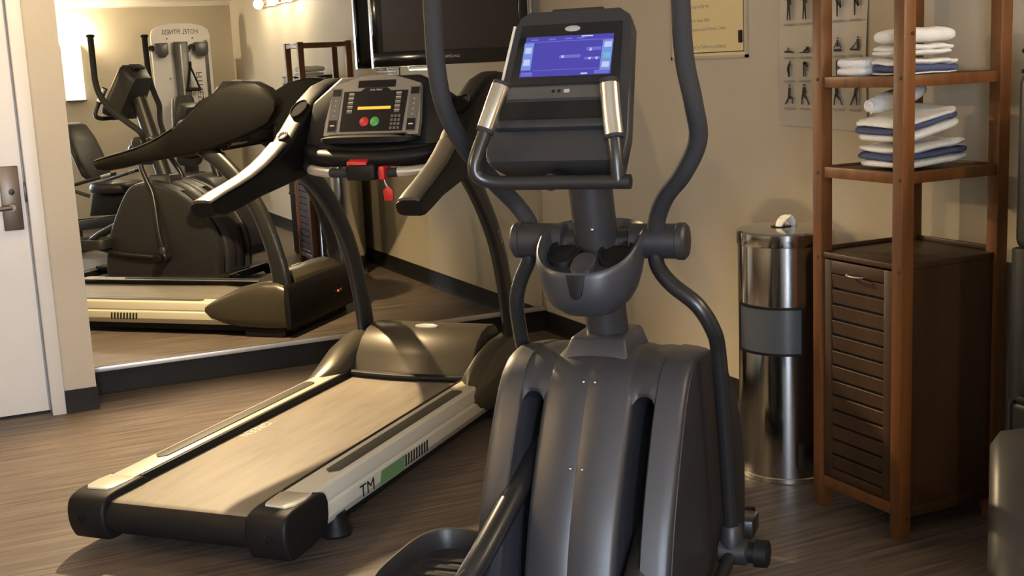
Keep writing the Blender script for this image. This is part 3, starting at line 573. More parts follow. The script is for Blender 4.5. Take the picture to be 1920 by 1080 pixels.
# fixed pulse grip loop
loop = [Q(-.300, -.125, 1.452), Q(-.325, -.140, 1.40), Q(-.352, -.158, 1.335), Q(-.372, -.172, 1.282), Q(-.372, -.170, 1.250), Q(-.362, -.140, 1.234), Q(-.355, -.08, 1.230), Q(-.35, .05, 1.230), Q(-.35, .188, 1.230)]
gl = obj('grip_loop', T(loop, .0165, n=16), 'paint', el)
obj('grip_post', T([Q(-.35, .160, 1.232), Q(-.348, .155, 1.29), Q(-.325, .142, 1.37), Q(-.300, .130, 1.452)], .0165, n=16), 'paint', gl)
for s, pts in ((-1, (Q(-.300, -.125, 1.455), Q(-.325, -.140, 1.40), Q(-.348, -.156, 1.345))), (1, (Q(-.300, .130, 1.455), Q(-.324, .1415, 1.375), Q(-.340, .151, 1.325)))):
    obj('grip_sleeve', T(pts, .0215, n=16), 'foam', gl)
    o_ = Vector((-.012, 0, 0)); obj('pulse_plate', T([tuple(Vector(p)*.86+Vector(pts[1])*.14) for p in (pts[0], pts[1], pts[2])], .0222, n=18), 'chrome', gl)
obj('loop_bracket', T([Q(-.35, .0, 1.230), Q(-.09, .0, 1.245)], .020, n=14), 'paint', gl)

# ================================================================ towel rack
RX0, RX1, RY0, RY1 = 2.534, 2.950, 2.797, 3.208
rk = thing('towel_rack', 'tall brown wooden towel rack with a slatted cabinet below', 'rack', (RX0, RY0, 0))
W_, D_ = RY1-RY0, RX1-RX0; PT = .044; HT = 1.725
def legm(x0, y0):
    b = nb(); box(b, x0, x0+PT, y0, y0+PT, 0.04, HT, .0025); hull(b, [(x0+.006, y0+.006, 0), (x0+PT-.006, y0+.006, 0), (x0+PT-.006, y0+PT-.006, 0), (x0+.006, y0+PT-.006, 0)], [(x0, y0, .042), (x0+PT, y0, .042), (x0+PT, y0+PT, .042), (x0, y0+PT, .042)]); return b
posts = [obj('post', legm(x, y), 'wood', rk) for x, y in ((0, 0), (0, W_-PT), (D_-PT, 0), (D_-PT, W_-PT))]
for i, y in ((0, .013), (1, W_-PT+.018)):
    for z in (1.405, 1.112, .84): obj('screw_cap', L([(.0062, 0.0005), (.0062, -.0015), (.003, -.002)], (0, y, z), 'x', 12), 'wood2', posts[i])
for i, x in ((0, .030), ):
    for z in (1.53, .07): obj('screw_cap', L([(.006, .0005), (.006, -.0015), (.003, -.002)], (x, 0, z), 'y', 12), 'wood2', posts[i])
for z0, m_ in ((1.378, 'wood'), (1.098, 'wood'), (1.684, 'wood')):
    h = .033
    obj('shelf_rail', B(.006, .026, PT-.001, W_-PT+.001, z0, z0+h, .0015), m_, rk); obj('shelf_rail', B(D_-.026, D_-.006, PT-.001, W_-PT+.001, z0, z0+h, .0015), m_, rk)
    obj('shelf_rail', B(PT-.001, D_-PT+.001, .006, .026, z0, z0+h, .0015), m_, rk); obj('shelf_rail', B(PT-.001, D_-PT+.001, W_-.026, W_-.006, z0, z0+h, .0015), m_, rk)
    if z0 < 1.6: obj('shelf_board', B(.024, D_-.024, .024, W_-.024, z0+.014, z0+.027, .001), 'wood2', rk)
# cabinet
obj('cabinet_top', B(.004, D_-.004, .010, W_-.010, .842, .860, .003), 'wood2', rk)
obj('top_edge', (lambda b: (box(b, D_-.022, D_-.008, .03, W_-.03, .86, .874, .002), box(b, .03, D_-.03, W_-.022, W_-.010, .86, .872, .002), b)[-1])(nb()), 'wood2', rk)
obj('side_panel', B(PT-.002, D_-PT+.002, .012, .024, .085, .842), 'wood2', rk); obj('side_panel', B(PT-.002, D_-PT+.002, W_-.024, W_-.012, .085, .842), 'wood2', rk)
obj('back_panel', B(D_-.020, D_-.012, PT-.002, W_-PT+.002, .085, .842), 'wood2', rk)
obj('bottom_panel', B(.02, D_-.02, .02, W_-.02, .088, .10), 'wood2', rk)
obj('bottom_rail', B(.003, .024, PT-.001, W_-PT+.001, .079, .114, .0015), 'wood', rk); obj('bottom_rail', B(PT-.001, D_-PT+.001, .006, .026, .072, .105, .0015), 'wood2', rk)
dc = obj('cabinet_door', (lambda b: (box(b, .006, .024, PT+.003, PT+.040, .118, .836, .002), box(b, .006, .024, W_-PT-.040, W_-PT-.003, .118, .836, .002), box(b, .006, .024, PT+.04, W_-PT-.04, .796, .836, .002), box(b, .006, .024, PT+.04, W_-PT-.04, .118, .146, .002), b)[-1])(nb()), 'wood2', rk)
n_sl = 13; z0, z1 = .146, .796; st = (z1-z0)/n_sl
for k in range(n_sl):
    za = z0+k*st+.004; zb_ = z0+(k+1)*st-.004
    obj('slat', hull(nb(), [(.0105, PT+.040, za), (.0105, W_-PT-.040, za), (.0205, W_-PT-.040, za), (.0205, PT+.040, za)], [(.0075, PT+.040, zb_), (.0075, W_-PT-.040, zb_), (.0175, W_-PT-.040, zb_), (.0175, PT+.040, zb_)], .001, 1), 'wood2', dc)
obj('door_liner', B(.021, .024, PT+.035, W_-PT-.035, .14, .80), 'plastic2', dc)
obj('handle', T([(.006, .165, .802), (-.012, .170, .802), (-.016, .20, .801), (-.012, .232, .802), (.006, .237, .802)], .004, n=10), 'chrome', dc)

# ================================================================ towels
def towel(name, label, cx, cy, z, lx, ly, layers, rz, tilt=0., stripes=(), seed=1, group='folded white towels on the rack'):
    rnd = random.Random(seed)
    t = thing(name, label, 'towel', (cx, cy, z), rz, group); t.rotation_euler = (0, -tilt, rz)
    body = nb(); st_ = nb(); z0 = 0
    sg_ = lambda v, e: math.copysign(abs(v)**e, v)
    for k, h in enumerate(layers):
        blue = k in stripes
        hx = lx/2*(1-rnd.uniform(0, .05))*(1.0 if blue else 1); hy = ly/2*(1-rnd.uniform(0, .05)); zc = z0+h/2; z0 += h*.93; ph = rnd.uniform(0, 6); dx = rnd.uniform(-.004, .004)
        nu, nv = 44, 11; rings = []
        for q in range(nv+1):
            et = -PI/2*.97+PI*.97*q/nv; ring = []
            for r in range(nu):
                om = 2*PI*r/nu; ce = sg_(math.cos(et), .45)
                x = hx*ce*sg_(math.cos(om), .30); y = hy*ce*sg_(math.sin(om), .30); zz = h*.56*sg_(math.sin(et), .75)
                wob = .0035*math.sin(17*x/hx*.4+ph)+.003*math.sin(3.1*y/hy+2*ph)+.0015*math.sin(9*(x/hx+y/hy)+ph)
                ring.append((x*(1+.015*math.sin(5*y/hy+ph))+dx, y*(1+.02*math.sin(4*x/hx+ph)), zc+zz+wob*(.3+k*.35)))
            rings.append(ring)
        loft(st_ if blue else body, rings)
    obj('towel_cloth', body, 'towel', t, 80)
    if stripes: obj('blue_stripe', st_, 'stripe', t, 80)
    else: st_.free()
    return t
S1 = 1.4052; S2 = 1.1252
towel('folded_towel', 'white towel with blue stripe lying flat, bottom of the upper shelf stack', 2.690, 2.925, S1+.006, .225, .165, [.007, .024, .016], .0, stripes=(1,), seed=3)
towel('folded_towel', 'plain white folded towel in the middle of the upper shelf stack', 2.685, 2.928, S1+.062, .205, .155, [.015, .016], -.03, seed=4)
towel('folded_towel', 'thick puffy white towel on top of the upper shelf stack', 2.690, 2.930, S1+.100, .215, .16, [.040], .03, seed=5)
towel('folded_towel', 'low crumpled white towel at the far end of the upper shelf', 2.635, 3.085, S1+.006, .135, .125, [.026, .028], .10, seed=6)
towel('folded_towel', 'white blue striped towel at the bottom of the lower shelf stack', 2.725, 2.965, S2+.014, .265, .24, [.026, .022, .022], .0, tilt=.075, stripes=(1,), seed=8)
towel('folded_towel', 'white blue striped towel sloping on top of the lower shelf stack', 2.705, 2.965, S2+.104, .240, .235, [.030, .022, .018], .03, tilt=.20, stripes=(1,), seed=9)
# rolled towel
rt = thing('rolled_towel', 'white rolled towel resting on the lower shelf stack', 'towel', (2.70, 3.015, S2+.214), 0, 'folded white towels on the rack')
bm = nb(); rr = []
for i in range(13):
    u = -1+2*i/12; r = .029*max(.35, (1-abs(u)**6))**.5
    rr.append([(.105*u, r*1.15*math.cos(2*PI*j/22)*(1+.03*math.sin(3*j+i)), r*math.sin(2*PI*j/22)+.021*u) for j in range(22)])
obj('towel_cloth', loft(bm, rr), 'towel', rt, 80)
spiral = [(-.1065, (.004+.0016*q)*math.cos(.75*q), (.0035+.0014*q)*math.sin(.75*q)-.021) for q in range(15)]
obj('rolled_edge', T(spiral, .0024, n=6, k=2), 'towel', rt, 80)

# ================================================================ wipe bin
bn = thing('wipe_bin', 'tall brushed steel wipe dispenser bin beside the towel rack', 'bin', (2.675, 3.535, 0))
RB = .168
bm = nb(); lathe(bm, [(RB, .018), (RB, .845)], n=64, cap=False); lathe(bm, [(RB-.004, .845), (RB-.004, .018)], n=64, cap=False)
# front opening: cut faces inside the window range
ax_ = math.atan2(-3.475, -2.65); cutf = []
obj('bin_body', bm, 'steel', bn, 50)
obj('foot_ring', L([(RB+.001, 0), (RB+.004, .003), (RB+.004, .018), (RB, .021)], n=64), 'chrome', bn)
obj('lid', L([(RB+.003, .838), (RB+.004, .842), (RB+.004, .880), (RB-.002, .886), (.05, .893), (.03, .892)], n=64), 'steel', bn)
obj('lid_opening', L([(.034, .8915), (.036, .8945), (.022, .8955), (.020, .890)], (-.02, .0, 0), n=24), 'plastic2', bn)
# smoked flap set in the front
fl = nb(); rings = []
a0, a1 = ax_-.50, ax_+.52
def arcring(r, z, n=15): return [(r*math.cos(a0+(a1-a0)*i/(n-1)), r*math.sin(a0+(a1-a0)*i/(n-1)), z) for i in range(n)]
def arcsolid(r0, r1, za, zb_, aa, ab, n=14):
    b = nb(); g = [[b.verts.new((r*math.cos(aa+(ab-aa)*i/n), r*math.sin(aa+(ab-aa)*i/n), z)) for i in range(n+1)] for r, z in ((r0, za), (r1, za), (r1, zb_), (r0, zb_))]
    for k in range(4):
        for i in range(n): b.faces.new((g[k][i], g[k][i+1], g[(k+1) % 4][i+1], g[(k+1) % 4][i]))
    b.faces.new([g[k][0] for k in range(4)]); b.faces.new([g[k][n] for k in range(4)][::-1]); return b
FA, FB = ax_-1.16, ax_+.30
obj('bin_flap', arcsolid(RB-.01, RB+.0025, .470, .625, FA, FB), 'smoke', bn, 40)
for za, zb_ in ((.462, .471), (.624, .633)): obj('flap_frame', arcsolid(RB-.01, RB+.005, za, zb_, FA-.03, FB+.03), 'plastic2', bn, 40)
for aa in (FA-.03, FB): obj('flap_frame', arcsolid(RB-.01, RB+.005, .470, .625, aa, aa+.03, 2), 'plastic2', bn, 40)
wr = []
for q in range(8):
    t_ = q/7; cx_ = -.03+.065*t_; cz_ = .893+.040*math.sin(PI*min(1, t_*1.05))**.8; r_ = .004+.017*math.sin(PI*(.12+.8*t_))
    wr.append([(cx_+.010*math.cos(2*PI*j/14)*(1+.3*math.sin(3*j)), r_*1.5*math.sin(2*PI*j/14), cz_-.006+r_*.35*math.cos(2*PI*j/14+.5)*(1+.25*math.cos(4*j+q))) for j in range(14)])
obj('wipe', loft(nb(), wr), 'wipe', bn, 80)

# ================================================================ notice and poster on the right wall
XW = XR-.0015
sg = thing('wall_notice', 'cream printed notice in a thin silver frame on the right wall', 'sign', (XW, 4.52, 1.478))
HS = .62
obj('frame', (lambda b: (box(b, -.012, 0, -.285, .285, 0, .012), box(b, -.012, 0, -.285, .285, HS-.012, HS), box(b, -.012, 0, -.285, -.273, 0, HS), box(b, -.012, 0, .273, .285, 0, HS), b)[-1])(nb()), 'frame', sg)
pp = obj('notice_sheet', B(-.006, -.001, -.274, .274, .011, HS-.011), 'paper', sg)
obj('border_line', (lambda b: (box(b, -.0068, -.0055, -.262, .262, .024, .028), box(b, -.0068, -.0055, -.262, -.258, .024, HS-.03), box(b, -.0068, -.0055, .258, .262, .024, HS-.03), box(b, -.0068, -.0055, -.262, .262, HS-.034, HS-.03), b)[-1])(nb()), 'printblack', pp)
MR = axes((0, -1, 0), (0, 0, 1))
for z, s, sz in ((.044, 'Use of this facility by Children is prohibited.', .0215), (.080, 'Damage', .0215), (.118, 'exercisers at expense out of Fitness Center.', .0215), (.156, 'Swimming pool or Sauna Bath.', .0215), (.190, 'center', .0215), (.214, 'should be ensuring facility use.', .0215)):
    text('notice_lettering', s, sz, 'printdim', pp, (-.0062, .245, z), MR, ex=.0002)
obj('black_tab', B(-.015, -.006, -.252, -.232, .060, .110, .002), 'plastic2', sg)
po = thing('exercise_poster', 'creased laminated poster of black stretching figures behind the towel rack', 'poster', (XW, 3.77, 1.205))
bm = nb(); nx, nz = 14, 22; g = []
for i in range(nx+1):
    col = []
    for k in range(nz+1):
        y = .252-.504*i/nx; z = .78*k/nz
        wv = .004+.003*math.sin(9*z+3*y)+.0025*math.sin(23*y+5*z)+(.004*(1-k/3) if k < 3 else 0)
        col.append((y+.006*math.sin(6*z), z+.006*math.sin(5*y), wv))
    g.append(col)
fr = [[bm.verts.new((-.001-c[2], c[0], c[1])) for c in col] for col in g]; bk_ = [[bm.verts.new((-c[2]*.98, c[0], c[1])) for c in col] for col in g]
for i in range(nx):
    for k in range(nz): bm.faces.new((fr[i][k], fr[i+1][k], fr[i+1][k+1], fr[i][k+1])); bm.faces.new((bk_[i][k], bk_[i][k+1], bk_[i+1][k+1], bk_[i+1][k]))
ring = [(i, 0) for i in range(nx)]+[(nx, k) for k in range(nz)]+[(i, nz) for i in range(nx, 0, -1)]+[(0, k) for k in range(nz, 0, -1)]
for q in range(len(ring)):
    (i, j), (i2, j2) = ring[q], ring[(q+1) % len(ring)]; bm.faces.new((fr[i][j], bk_[i][j], bk_[i2][j2], fr[i2][j2]))
ps = obj('poster_sheet', bm, 'lam', po, 80)
def seg(b, p, q, w0, w1):
    d = Vector((q[0]-p[0], q[1]-p[1])); n_ = Vector((-d.y, d.x)).normalized() if d.length else Vector((1, 0))
    pts = [(p[0]+n_.x*w0, p[1]+n_.y*w0), (p[0]-n_.x*w0, p[1]-n_.y*w0), (q[0]-n_.x*w1, q[1]-n_.y*w1), (q[0]+n_.x*w1, q[1]+n_.y*w1)]
    prism(b, [(-x, y) for x, y in pts], -.0158, -.0150, 'yz')
POSES = dict(
 stand=[((0, .95), (0, .88), .07, .07), ((0, .85), (0, .5), .10, .08), ((-.03, .5), (-.08, 0), .05, .03), ((.03, .5), (.08, 0), .05, .03), ((.08, .8), (.14, .55), .03, .03), ((-.08, .8), (-.02, .98), .03, .03)],
 quad=[((0, .97), (0, .9), .06, .06), ((0, .88), (-.02, .5), .09, .07), ((-.02, .5), (-.02, 0), .05, .03), ((0, .5), (.17, .3), .05, .04), ((.17, .3), (.12, .55), .04, .03), ((.05, .8), (.14, .55), .03, .03)],
 lying=[((-.42, .12), (-.3, .14), .06, .06), ((-.3, .14), (.05, .14), .08, .09), ((.05, .14), (.45, .05), .07, .03), ((-.02, .2), (-.12, .38), .05, .04), ((-.12, .38), (.1, .34), .03, .02)],
 fold=[((.1, .15), (.3, .38), .10, .12), ((.3, .38), (.42, .1), .12, .10), ((.42, .05), (-.45, .05), .05, .03), ((.1, .2), (-.1, .12), .06, .06)],
 lotus=[((0, .9), (0, .8), .07, .07), ((0, .75), (0, .3), .10, .12), ((-.32, .1), (.32, .1), .09, .09), ((-.12, .55), (-.3, .22), .04, .04), ((.12, .55), (.3, .22), .04, .04)],
 sit=[((.22, .9), (.22, .8), .07, .07), ((.22, .75), (.26, .15), .12, .12), ((.3, .08), (-.4, .1), .07, .05), ((-.4, .1), (-.1, .32), .05, .05), ((.1, .55), (-.15, .25), .04, .03)],
 bend=[((.15, .95), (.1, .85), .07, .07), ((.1, .82), (-.1, .45), .10, .14), ((-.1, .45), (.05, .2), .12, .06), ((.05, .2), (.05, 0), .05, .04), ((-.05, .45), (-.08, .2), .07, .05), ((-.08, .2), (-.02, 0), .05, .03)],
 hang=[((.28, .55), (.24, .65), .06, .06), ((.2, .7), (-.05, .85), .10, .10), ((-.08, .85), (-.08, 0), .07, .04), ((.05, .85), (.08, 0), .05, .03), ((.22, .7), (.2, .35), .03, .03)],
 kneel=[((.05, .95), (.05, .85), .06, .06), ((.05, .8), (.0, .35), .09, .09), ((0, .35), (.25, .3), .07, .06), ((.25, .3), (.25, .02), .05, .04), ((0, .35), (-.2, .08), .07, .05), ((-.2, .08), (-.32, .0), .04, .04)],
 lunge=[((-.05, .95), (-.05, .86), .07, .07), ((-.05, .82), (-.1, .48), .11, .09), ((-.1, .48), (.18, .25), .07, .05), ((.18, .25), (.32, 0), .04, .04), ((-.12, .48), (-.2, .25), .07, .05), ((-.2, .25), (-.22, 0), .04, .04), ((-.02, .7), (.1, .5), .04, .03)],
 wallp=[((.12, .95), (.12, .86), .06, .06), ((.1, .82), (0, .5), .09, .08), ((0, .5), (-.3, .0), .06, .04), ((.02, .5), (.12, .25), .06, .04), ((.12, .25), (.1, 0), .04, .03), ((.1, .78), (.3, .82), .03, .03), ((.32, .95), (.34, 0), .02, .02)])
rows = [(.345, .105, ['stand', 'stand', 'quad', 'quad', 'quad']), (.220, .056, ['lying', 'fold', 'fold', 'lotus', 'sit']), (.132, .064, ['bend', 'hang', 'bend', 'hang', 'lunge']), (.028, .080, ['kneel', 'lunge', 'kneel', 'lunge', 'wallp']), (.52, .10, ['stand', 'wallp', 'stand', 'lunge', 'quad'])]
for z0, h, ps_ in rows:
    for i, nm in enumerate(ps_):
        b = nb(); y0 = -.185+.095*i
        wide = 1.15 if nm in ('lying', 'fold', 'sit', 'lotus') else 1
        for k_, (p, q, w0, w1) in enumerate(POSES[nm]): seg(b, (y0+p[0]*h*wide, z0+.06+p[1]*h), (y0+q[0]*h*wide, z0+.06+q[1]*h), w0*h*.95, w1*h*.95)
        obj('stretching_figure', b, 'printblack', ps)
for z0, h, ps_ in rows:
    for i in range(5):
        obj('caption_print', PR([(.215-.095*i, z0+.040), (.155-.095*i, z0+.040), (.155-.095*i, z0+.047), (.215-.095*i, z0+.047)], -.0155, -.0150, 'yz'), 'printdim', ps)

# ================================================================ water dispenser at the right edge
wd = thing('water_dispenser', 'dark grey floor standing water dispenser right of the towel rack', 'dispenser', (2.665, 2.125, 0))
DW, DD = .39, .35
obj('lower_body', B(0, DD, 0, DW, 0, .50, .02, 3), 'plastic2', wd); obj('upper_body', B(.0, DD, 0, DW, .93, 1.412, .03, 3), 'cooler', wd)
obj('niche_back', B(.12, DD, .0, DW, .50, .93, .01), 'cooler2', wd); obj('side_cheek', B(0, .125, 0, .05, .50, .935, .008), 'cooler', wd); obj('side_cheek', B(0, .125, DW-.05, DW, .50, .935, .008), 'cooler', wd)
obj('top_cap', B(.02, DD-.01, .015, DW-.015, 1.410, 1.470, .012, 3), 'cooler2', wd); obj('cap_band', B(.012, DD-.005, .008, DW-.008, 1.408, 1.420, .004), 'plastic2', wd); obj('cap_rim', B(.012, DD-.005, .008, DW-.008, 1.462, 1.474, .004), 'plastic2', wd)
obj('drip_tray', B(-.02, .12, .05, DW-.05, .50, .525, .006), 'plastic2', wd)
for y in (.14, .25): obj('tap', L([(.012, 0), (.014, .02), (.009, .05)], (.07, y, .86), 'z', 14), 'chrome', wd)
cp = thing('paper_cup', 'white paper cup standing in the water dispenser niche', 'cup', (2.71, 2.40, .5255))
obj('cup_wall', L([(.026, 0), (.037, .088), (.039, .090), (.036, .089), (.025, .004)], n=24), 'cup', cp)

# ================================================================ recumbent bike (right of the camera, seen in the mirror)
bk = thing('recumbent_bike', 'black recumbent exercise bike at the right edge, mostly seen in the mirror', 'exercise bike', (.19, -.144, 0), ELA)
obj('seat_back', loft(nb(), [[(a+th*math.cos(2*PI*j/20), w_*math.copysign(abs(math.sin(2*PI*j/20))**.6, math.sin(2*PI*j/20)), z) for j in range(20)] for a, z, w_, th in ((1.52, .66, .14, .03), (1.50, .70, .19, .045), (1.44, .85, .20, .05), (1.37, 1.02, .19, .048), (1.315, 1.13, .16, .04), (1.30, 1.158, .10, .02))]), 'vinyl', bk, 60)
obj('seat', loft(nb(), [[(x, y, z) for x, y, z in sell(1.70, 0, z, .20*k, .20*k, 3.4, 28)] for z, k in ((.545, .85), (.56, .98), (.60, 1.0), (.63, .95), (.638, .8))]), 'vinyl', bk, 60)
for s in (-1, 1):
    hb = obj('side_handle', T([(1.34, s*.25, .60), (1.45, s*.245, .635), (1.66, s*.205, .685), (1.83, s*.170, .722)], .016), 'paint', bk)
    obj('pulse_sleeve', T([(1.70, s*.197, .694), (1.79, s*.178, .713)], .0185, smooth=False), 'chrome', hb)
    obj('seat_bracket', T([(1.36, s*.25, .605), (1.50, s*.12, .52)], .016, smooth=False), 'gymgrey', bk)
obj('rail_frame', (lambda b: (hull(b, [(1.20, -.06, .20), (1.20, .06, .20), (1.20, .06, .28), (1.20, -.06, .28)], [(2.30, -.06, .30), (2.30, .06, .30), (2.30, .06, .42), (2.30, -.06, .42)], .006), box(b, 1.16, 1.26, -.30, .30, .0, .07, .01), box(b, 1.18, 1.25, -.05, .05, .06, .22, .006), b)[-1])(nb()), 'paint', bk)
obj('seat_slide', hull(nb(), [(1.45, -.09, .34), (1.45, .09, .34), (1.50, .08, .545), (1.50, -.08, .545)], [(1.88, -.09, .36), (1.88, .09, .36), (1.86, .08, .545), (1.86, -.08, .545)], .008), 'plastic2', bk)
sprof = sm2([(2.25, .10), (2.22, .28), (2.28, .46), (2.42, .62), (2.60, .70), (2.78, .66), (2.92, .50), (3.00, .32), (3.02, .14), (2.96, .05), (2.35, .05)], 3)
obj('front_shroud', loft(nb(), [[(2.62+(x-2.62)*k, y, .36+(z-.36)*k) for x, z in sprof] for y, k in ((-.235, .88), (-.215, .97), (-.16, 1), (.16, 1), (.215, .97), (.235, .88))]), 'plastic', bk, 50)
obj('front_foot', B(2.93, 3.03, -.30, .30, 0, .065, .012), 'plastic2', bk)
obj('console_post', T([(2.74, 0, .66), (2.66, 0, .90), (2.55, 0, 1.12)], .035), 'paint', bk)
obj('bike_console', hull(nb(), [(2.42, -.16, 1.06), (2.42, .16, 1.06), (2.50, .15, 1.30), (2.50, -.15, 1.30)], [(2.50, -.14, 1.03), (2.50, .14, 1.03), (2.58, .13, 1.26), (2.58, -.13, 1.26)], .015), 'plastic', bk)
for s in (-1, 1):
    cr = obj('crank', T([(2.45, s*.235, .36), (2.45-s*.13, s*.245, .36-s*.10)], .013, smooth=False), 'gymgrey', bk)
    obj('pedal', B(2.45-s*.13-.06, 2.45-s*.13+.06, s*.30-.05, s*.30+.05, .345-s*.10, .375-s*.10, .006), 'plastic2', cr)

# ================================================================ multi gym in the rear corner (seen in the mirror)
gm = thing('multi_gym', 'white cable weight machine with a hotel fitness headboard, seen in the mirror', 'weight machine', (2.425, -.86, 0))
hb_ = obj('headboard', PR([(-.30, .12), (.30, .12), (.30, 1.93), (.285, 1.99), (.22, 2.03), (.10, 2.055), (-.10, 2.055), (-.22, 2.03), (-.285, 1.99), (-.30, 1.93)], -.02, .012, 'xz', .006), 'gymwhite', gm)
text('headboard_lettering', 'HOTEL FITNESS', .068, 'printblack', hb_, (.0, .0126, 1.948), axes((-1, 0, 0), (0, 0, 1)), align='CENTER', sx=.78)
text('side_lettering', 'FITNESS', .085, 'printblack', hb_, (.185, .0126, 1.56), axes((0, 0, -1), (-1, 0, 0)), sx=1.1)
obj('side_groove', B(.232, .268, .011, .016, .2, 1.88), 'gymgrey', hb_)
for x in (-.14, .12):
    for z in (1.905, 1.50, .9): obj('panel_bolt', L([(.008, .011), (.008, .016), (.004, .018)], (x, 0, z), 'y', 12), 'gymgrey', hb_)
obj('column', B(-.085, .055, .012, .085, .05, 1.87, .008), 'gymgrey', gm); obj('cable_slot', B(-.028, -.014, .084, .088, .6, 1.84), 'keylight', gm)
for x, xc in ((-.215, -.215), (.19, .19)):
    pl = obj('pulley_housing', PR([(x-.07, 1.86), (x+.065, 1.86), (x+.065, 1.75), (x+.03, 1.715), (x-.03, 1.715), (x-.07, 1.77)], .013, .115, 'xz', .008), 'gymgrey', gm)
    obj('pulley_wheel', L([(.032, -.012), (.026, 0), (.032, .012)], (x-.095, .07, 1.81), 'y', 18), 'plastic2', pl)
    obj('cable', T([(x-.105, .085, 1.79), (x-.12, .10, 1.74), (x-.13, .105, 1.66)], .006, n=8), 'keylight', pl)
hd = obj('strap_handle', (lambda b: (tube(b, [(.06, .105, 1.665), (.058, .105, 1.60)], .012, n=8), tube(b, [(.058, .105, 1.61), (.015, .105, 1.40)], .010, n=8), tube(b, [(.058, .105, 1.61), (.135, .105, 1.39)], .010, n=8), tube(b, [(.0, .105, 1.385), (.142, .105, 1.38)], .018, n=10), b)[-1])(nb()), 'plastic2', gm)
obj('back_pad', loft(nb(), [[(x, y, z) for x, y, z in sell(-.06, .20+(.04 if z < 1 else 0), z, wx, .045, 3, 24)] for z, wx in ((.62, .10), (.66, .13), (.9, .135), (1.15, .12), (1.30, .10), (1.33, .06))]), 'vinyl', gm, 60)
obj('pad_edge', T([(-.205, .205, .68), (-.20, .21, .9), (-.185, .19, 1.15), (-.165, .17, 1.30)], .010, n=10), 'gymwhite', gm)
obj('seat_pad', loft(nb(), [[(x, y, z) for x, y, z in sell(-.06, .42, z, .14*k, .19*k, 3, 24)] for z, k in ((.47, .9), (.49, 1), (.53, 1), (.55, .9))]), 'vinyl', gm, 60)
obj('seat_frame', (lambda b: (box(b, -.09, -.03, .08, .58, .42, .47, .005), box(b, -.09, -.03, .52, .58, .05, .43, .005), box(b, -.32, .22, .50, .60, 0, .05, .006), box(b, -.34, .34, -.10, .08, 0, .05, .006), box(b, -.09, -.03, .05, .56, .0, .05, .005), b)[-1])(nb()), 'gymgrey', gm)
obj('weight_tower', B(-.20, .17, -.26, -.02, .05, 1.75, .01), 'gymwhite', gm)
obj('arm_lever', T([(-.10, .13, .95), (-.30, .25, .93), (-.34, .42, 1.0)], .022), 'gymgrey', gm)

# ================================================================ lamps
def bulb(name, m, parent, c, r=.05, sz=1.0): return obj(name, ball(nb(), c, r, 1, 1, sz, 20), m, parent)
# added spot in place of lamp light bounced off the mirror onto the treadmill
SP = Vector((1.12, 6.12, 2.205)); SD = (Vector((1.15, 4.20, .1))-SP).normalized()
sl = thing('added_spotlight', 'added unseen spot standing in for light bounced off the mirror, above the frame', 'added_spotlight', (SP.x, SP.y, ZC))
obj('canopy', L([(.045, -.02), (.05, -.005), (.05, 0)], n=24), 'white', sl)
obj('stem', T([(0, 0, -.015), (0, 0, -.06)], .007, smooth=False), 'white', sl)
hd_ = obj('lamp_head', T([tuple(Vector((0, 0, SP.z-ZC))-SD*.06), tuple(Vector((0, 0, SP.z-ZC))-SD*.004)], .035, n=24, smooth=False), 'white', sl)
sd = bpy.data.lights.new('spot_beam', 'SPOT'); sd.energy = E_SPOT; sd.color = WARM; sd.spot_size = math.radians(88); sd.spot_blend = .6; sd.shadow_soft_size = .022
so = bpy.data.objects.new('spot_beam', sd); C.objects.link(so); so.parent = sl; so.location = Vector((0, 0, SP.z-ZC))+SD*.006
so.rotation_euler = SD.to_track_quat('-Z', 'Y').to_euler()
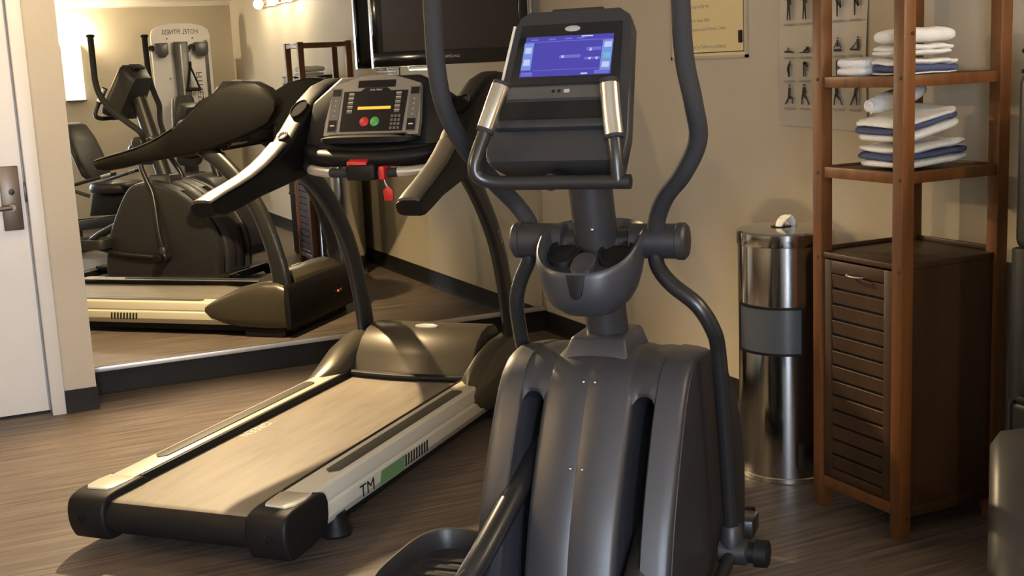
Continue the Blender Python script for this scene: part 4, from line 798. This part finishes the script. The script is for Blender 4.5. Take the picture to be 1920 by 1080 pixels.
# dome light on the ceiling before the door
cl = thing('ceiling_light', 'round frosted ceiling light before the door, above the frame', 'ceiling light', (.42, 5.25, ZC))
obj('canopy', L([(.14, -.02), (.145, -.005), (.145, 0)], n=32), 'white', cl)
obj('diffuser', L([(.02, -.075), (.07, -.068), (.11, -.045), (.13, -.018)], n=32), mat_emit('dome glow', WARM, E_DOME), cl)
# sconce on the left wall
ls = thing('wall_sconce', 'half round wall sconce on the left wall, outside the frame', 'wall lamp', (XL, 3.35, 1.80))
obj('backplate', B(0, .02, -.06, .06, -.08, .12, .004), 'bronze', ls)
obj('shade', lathe(nb(), [(.055, .05), (.085, .16)], (.09, 0, 0), 'z', 24, cap=False), 'bronze', ls)
bulb('bulb', mat_emit('left sconce glow', WARM, E_LEFT), ls, (.09, 0, .195), .045)
# tall sconce on the rear wall (in the mirror)
rs = thing('wall_sconce', 'tall white fabric wall sconce glowing in the mirror', 'wall lamp', (1.375, YR, 1.33))
obj('shade', loft(nb(), [[(-.095, .001, z), (-.095, .03, z), (-.075, .085, z), (-.03, .11, z), (.03, .11, z), (.075, .085, z), (.095, .03, z), (.095, .001, z)] for z in (0, .56)], cap=False), mat('lit fabric shade', (.8, .76, .66), .8, emit=(1, .88, .66), estr=2.2), rs, 60)
obj('bottom_trim', B(-.098, .098, .0, .113, -.012, .0, .002), 'bronze', rs)
bulb('bulb', mat_emit('rear sconce glow', WARM2, E_REAR), rs, (0, .055, .61), .045)
# bar light on the right wall, above and before the rack (in the mirror)
bl = thing('bar_light', 'three bulb wall light high on the right wall, glowing in the mirror', 'wall lamp', (XR, 1.05, 2.16))
obj('backplate', B(-.03, 0, -.75, .75, -.035, .035, .006), 'bronze', bl)
for y in (-.55, 0, .55):
    obj('socket', L([(.02, -.07), (.022, -.028)], (0, y, 0), 'x', 16), 'bronze', bl)
    bulb('bulb', mat_emit('bar light glow', WARM2, E_BAR), bl, (-.10, y, -.005), .045)
for y in (-.72, .72): obj('finial', ball(nb(), (-.045, y, .0), .02), 'bronze', bl)
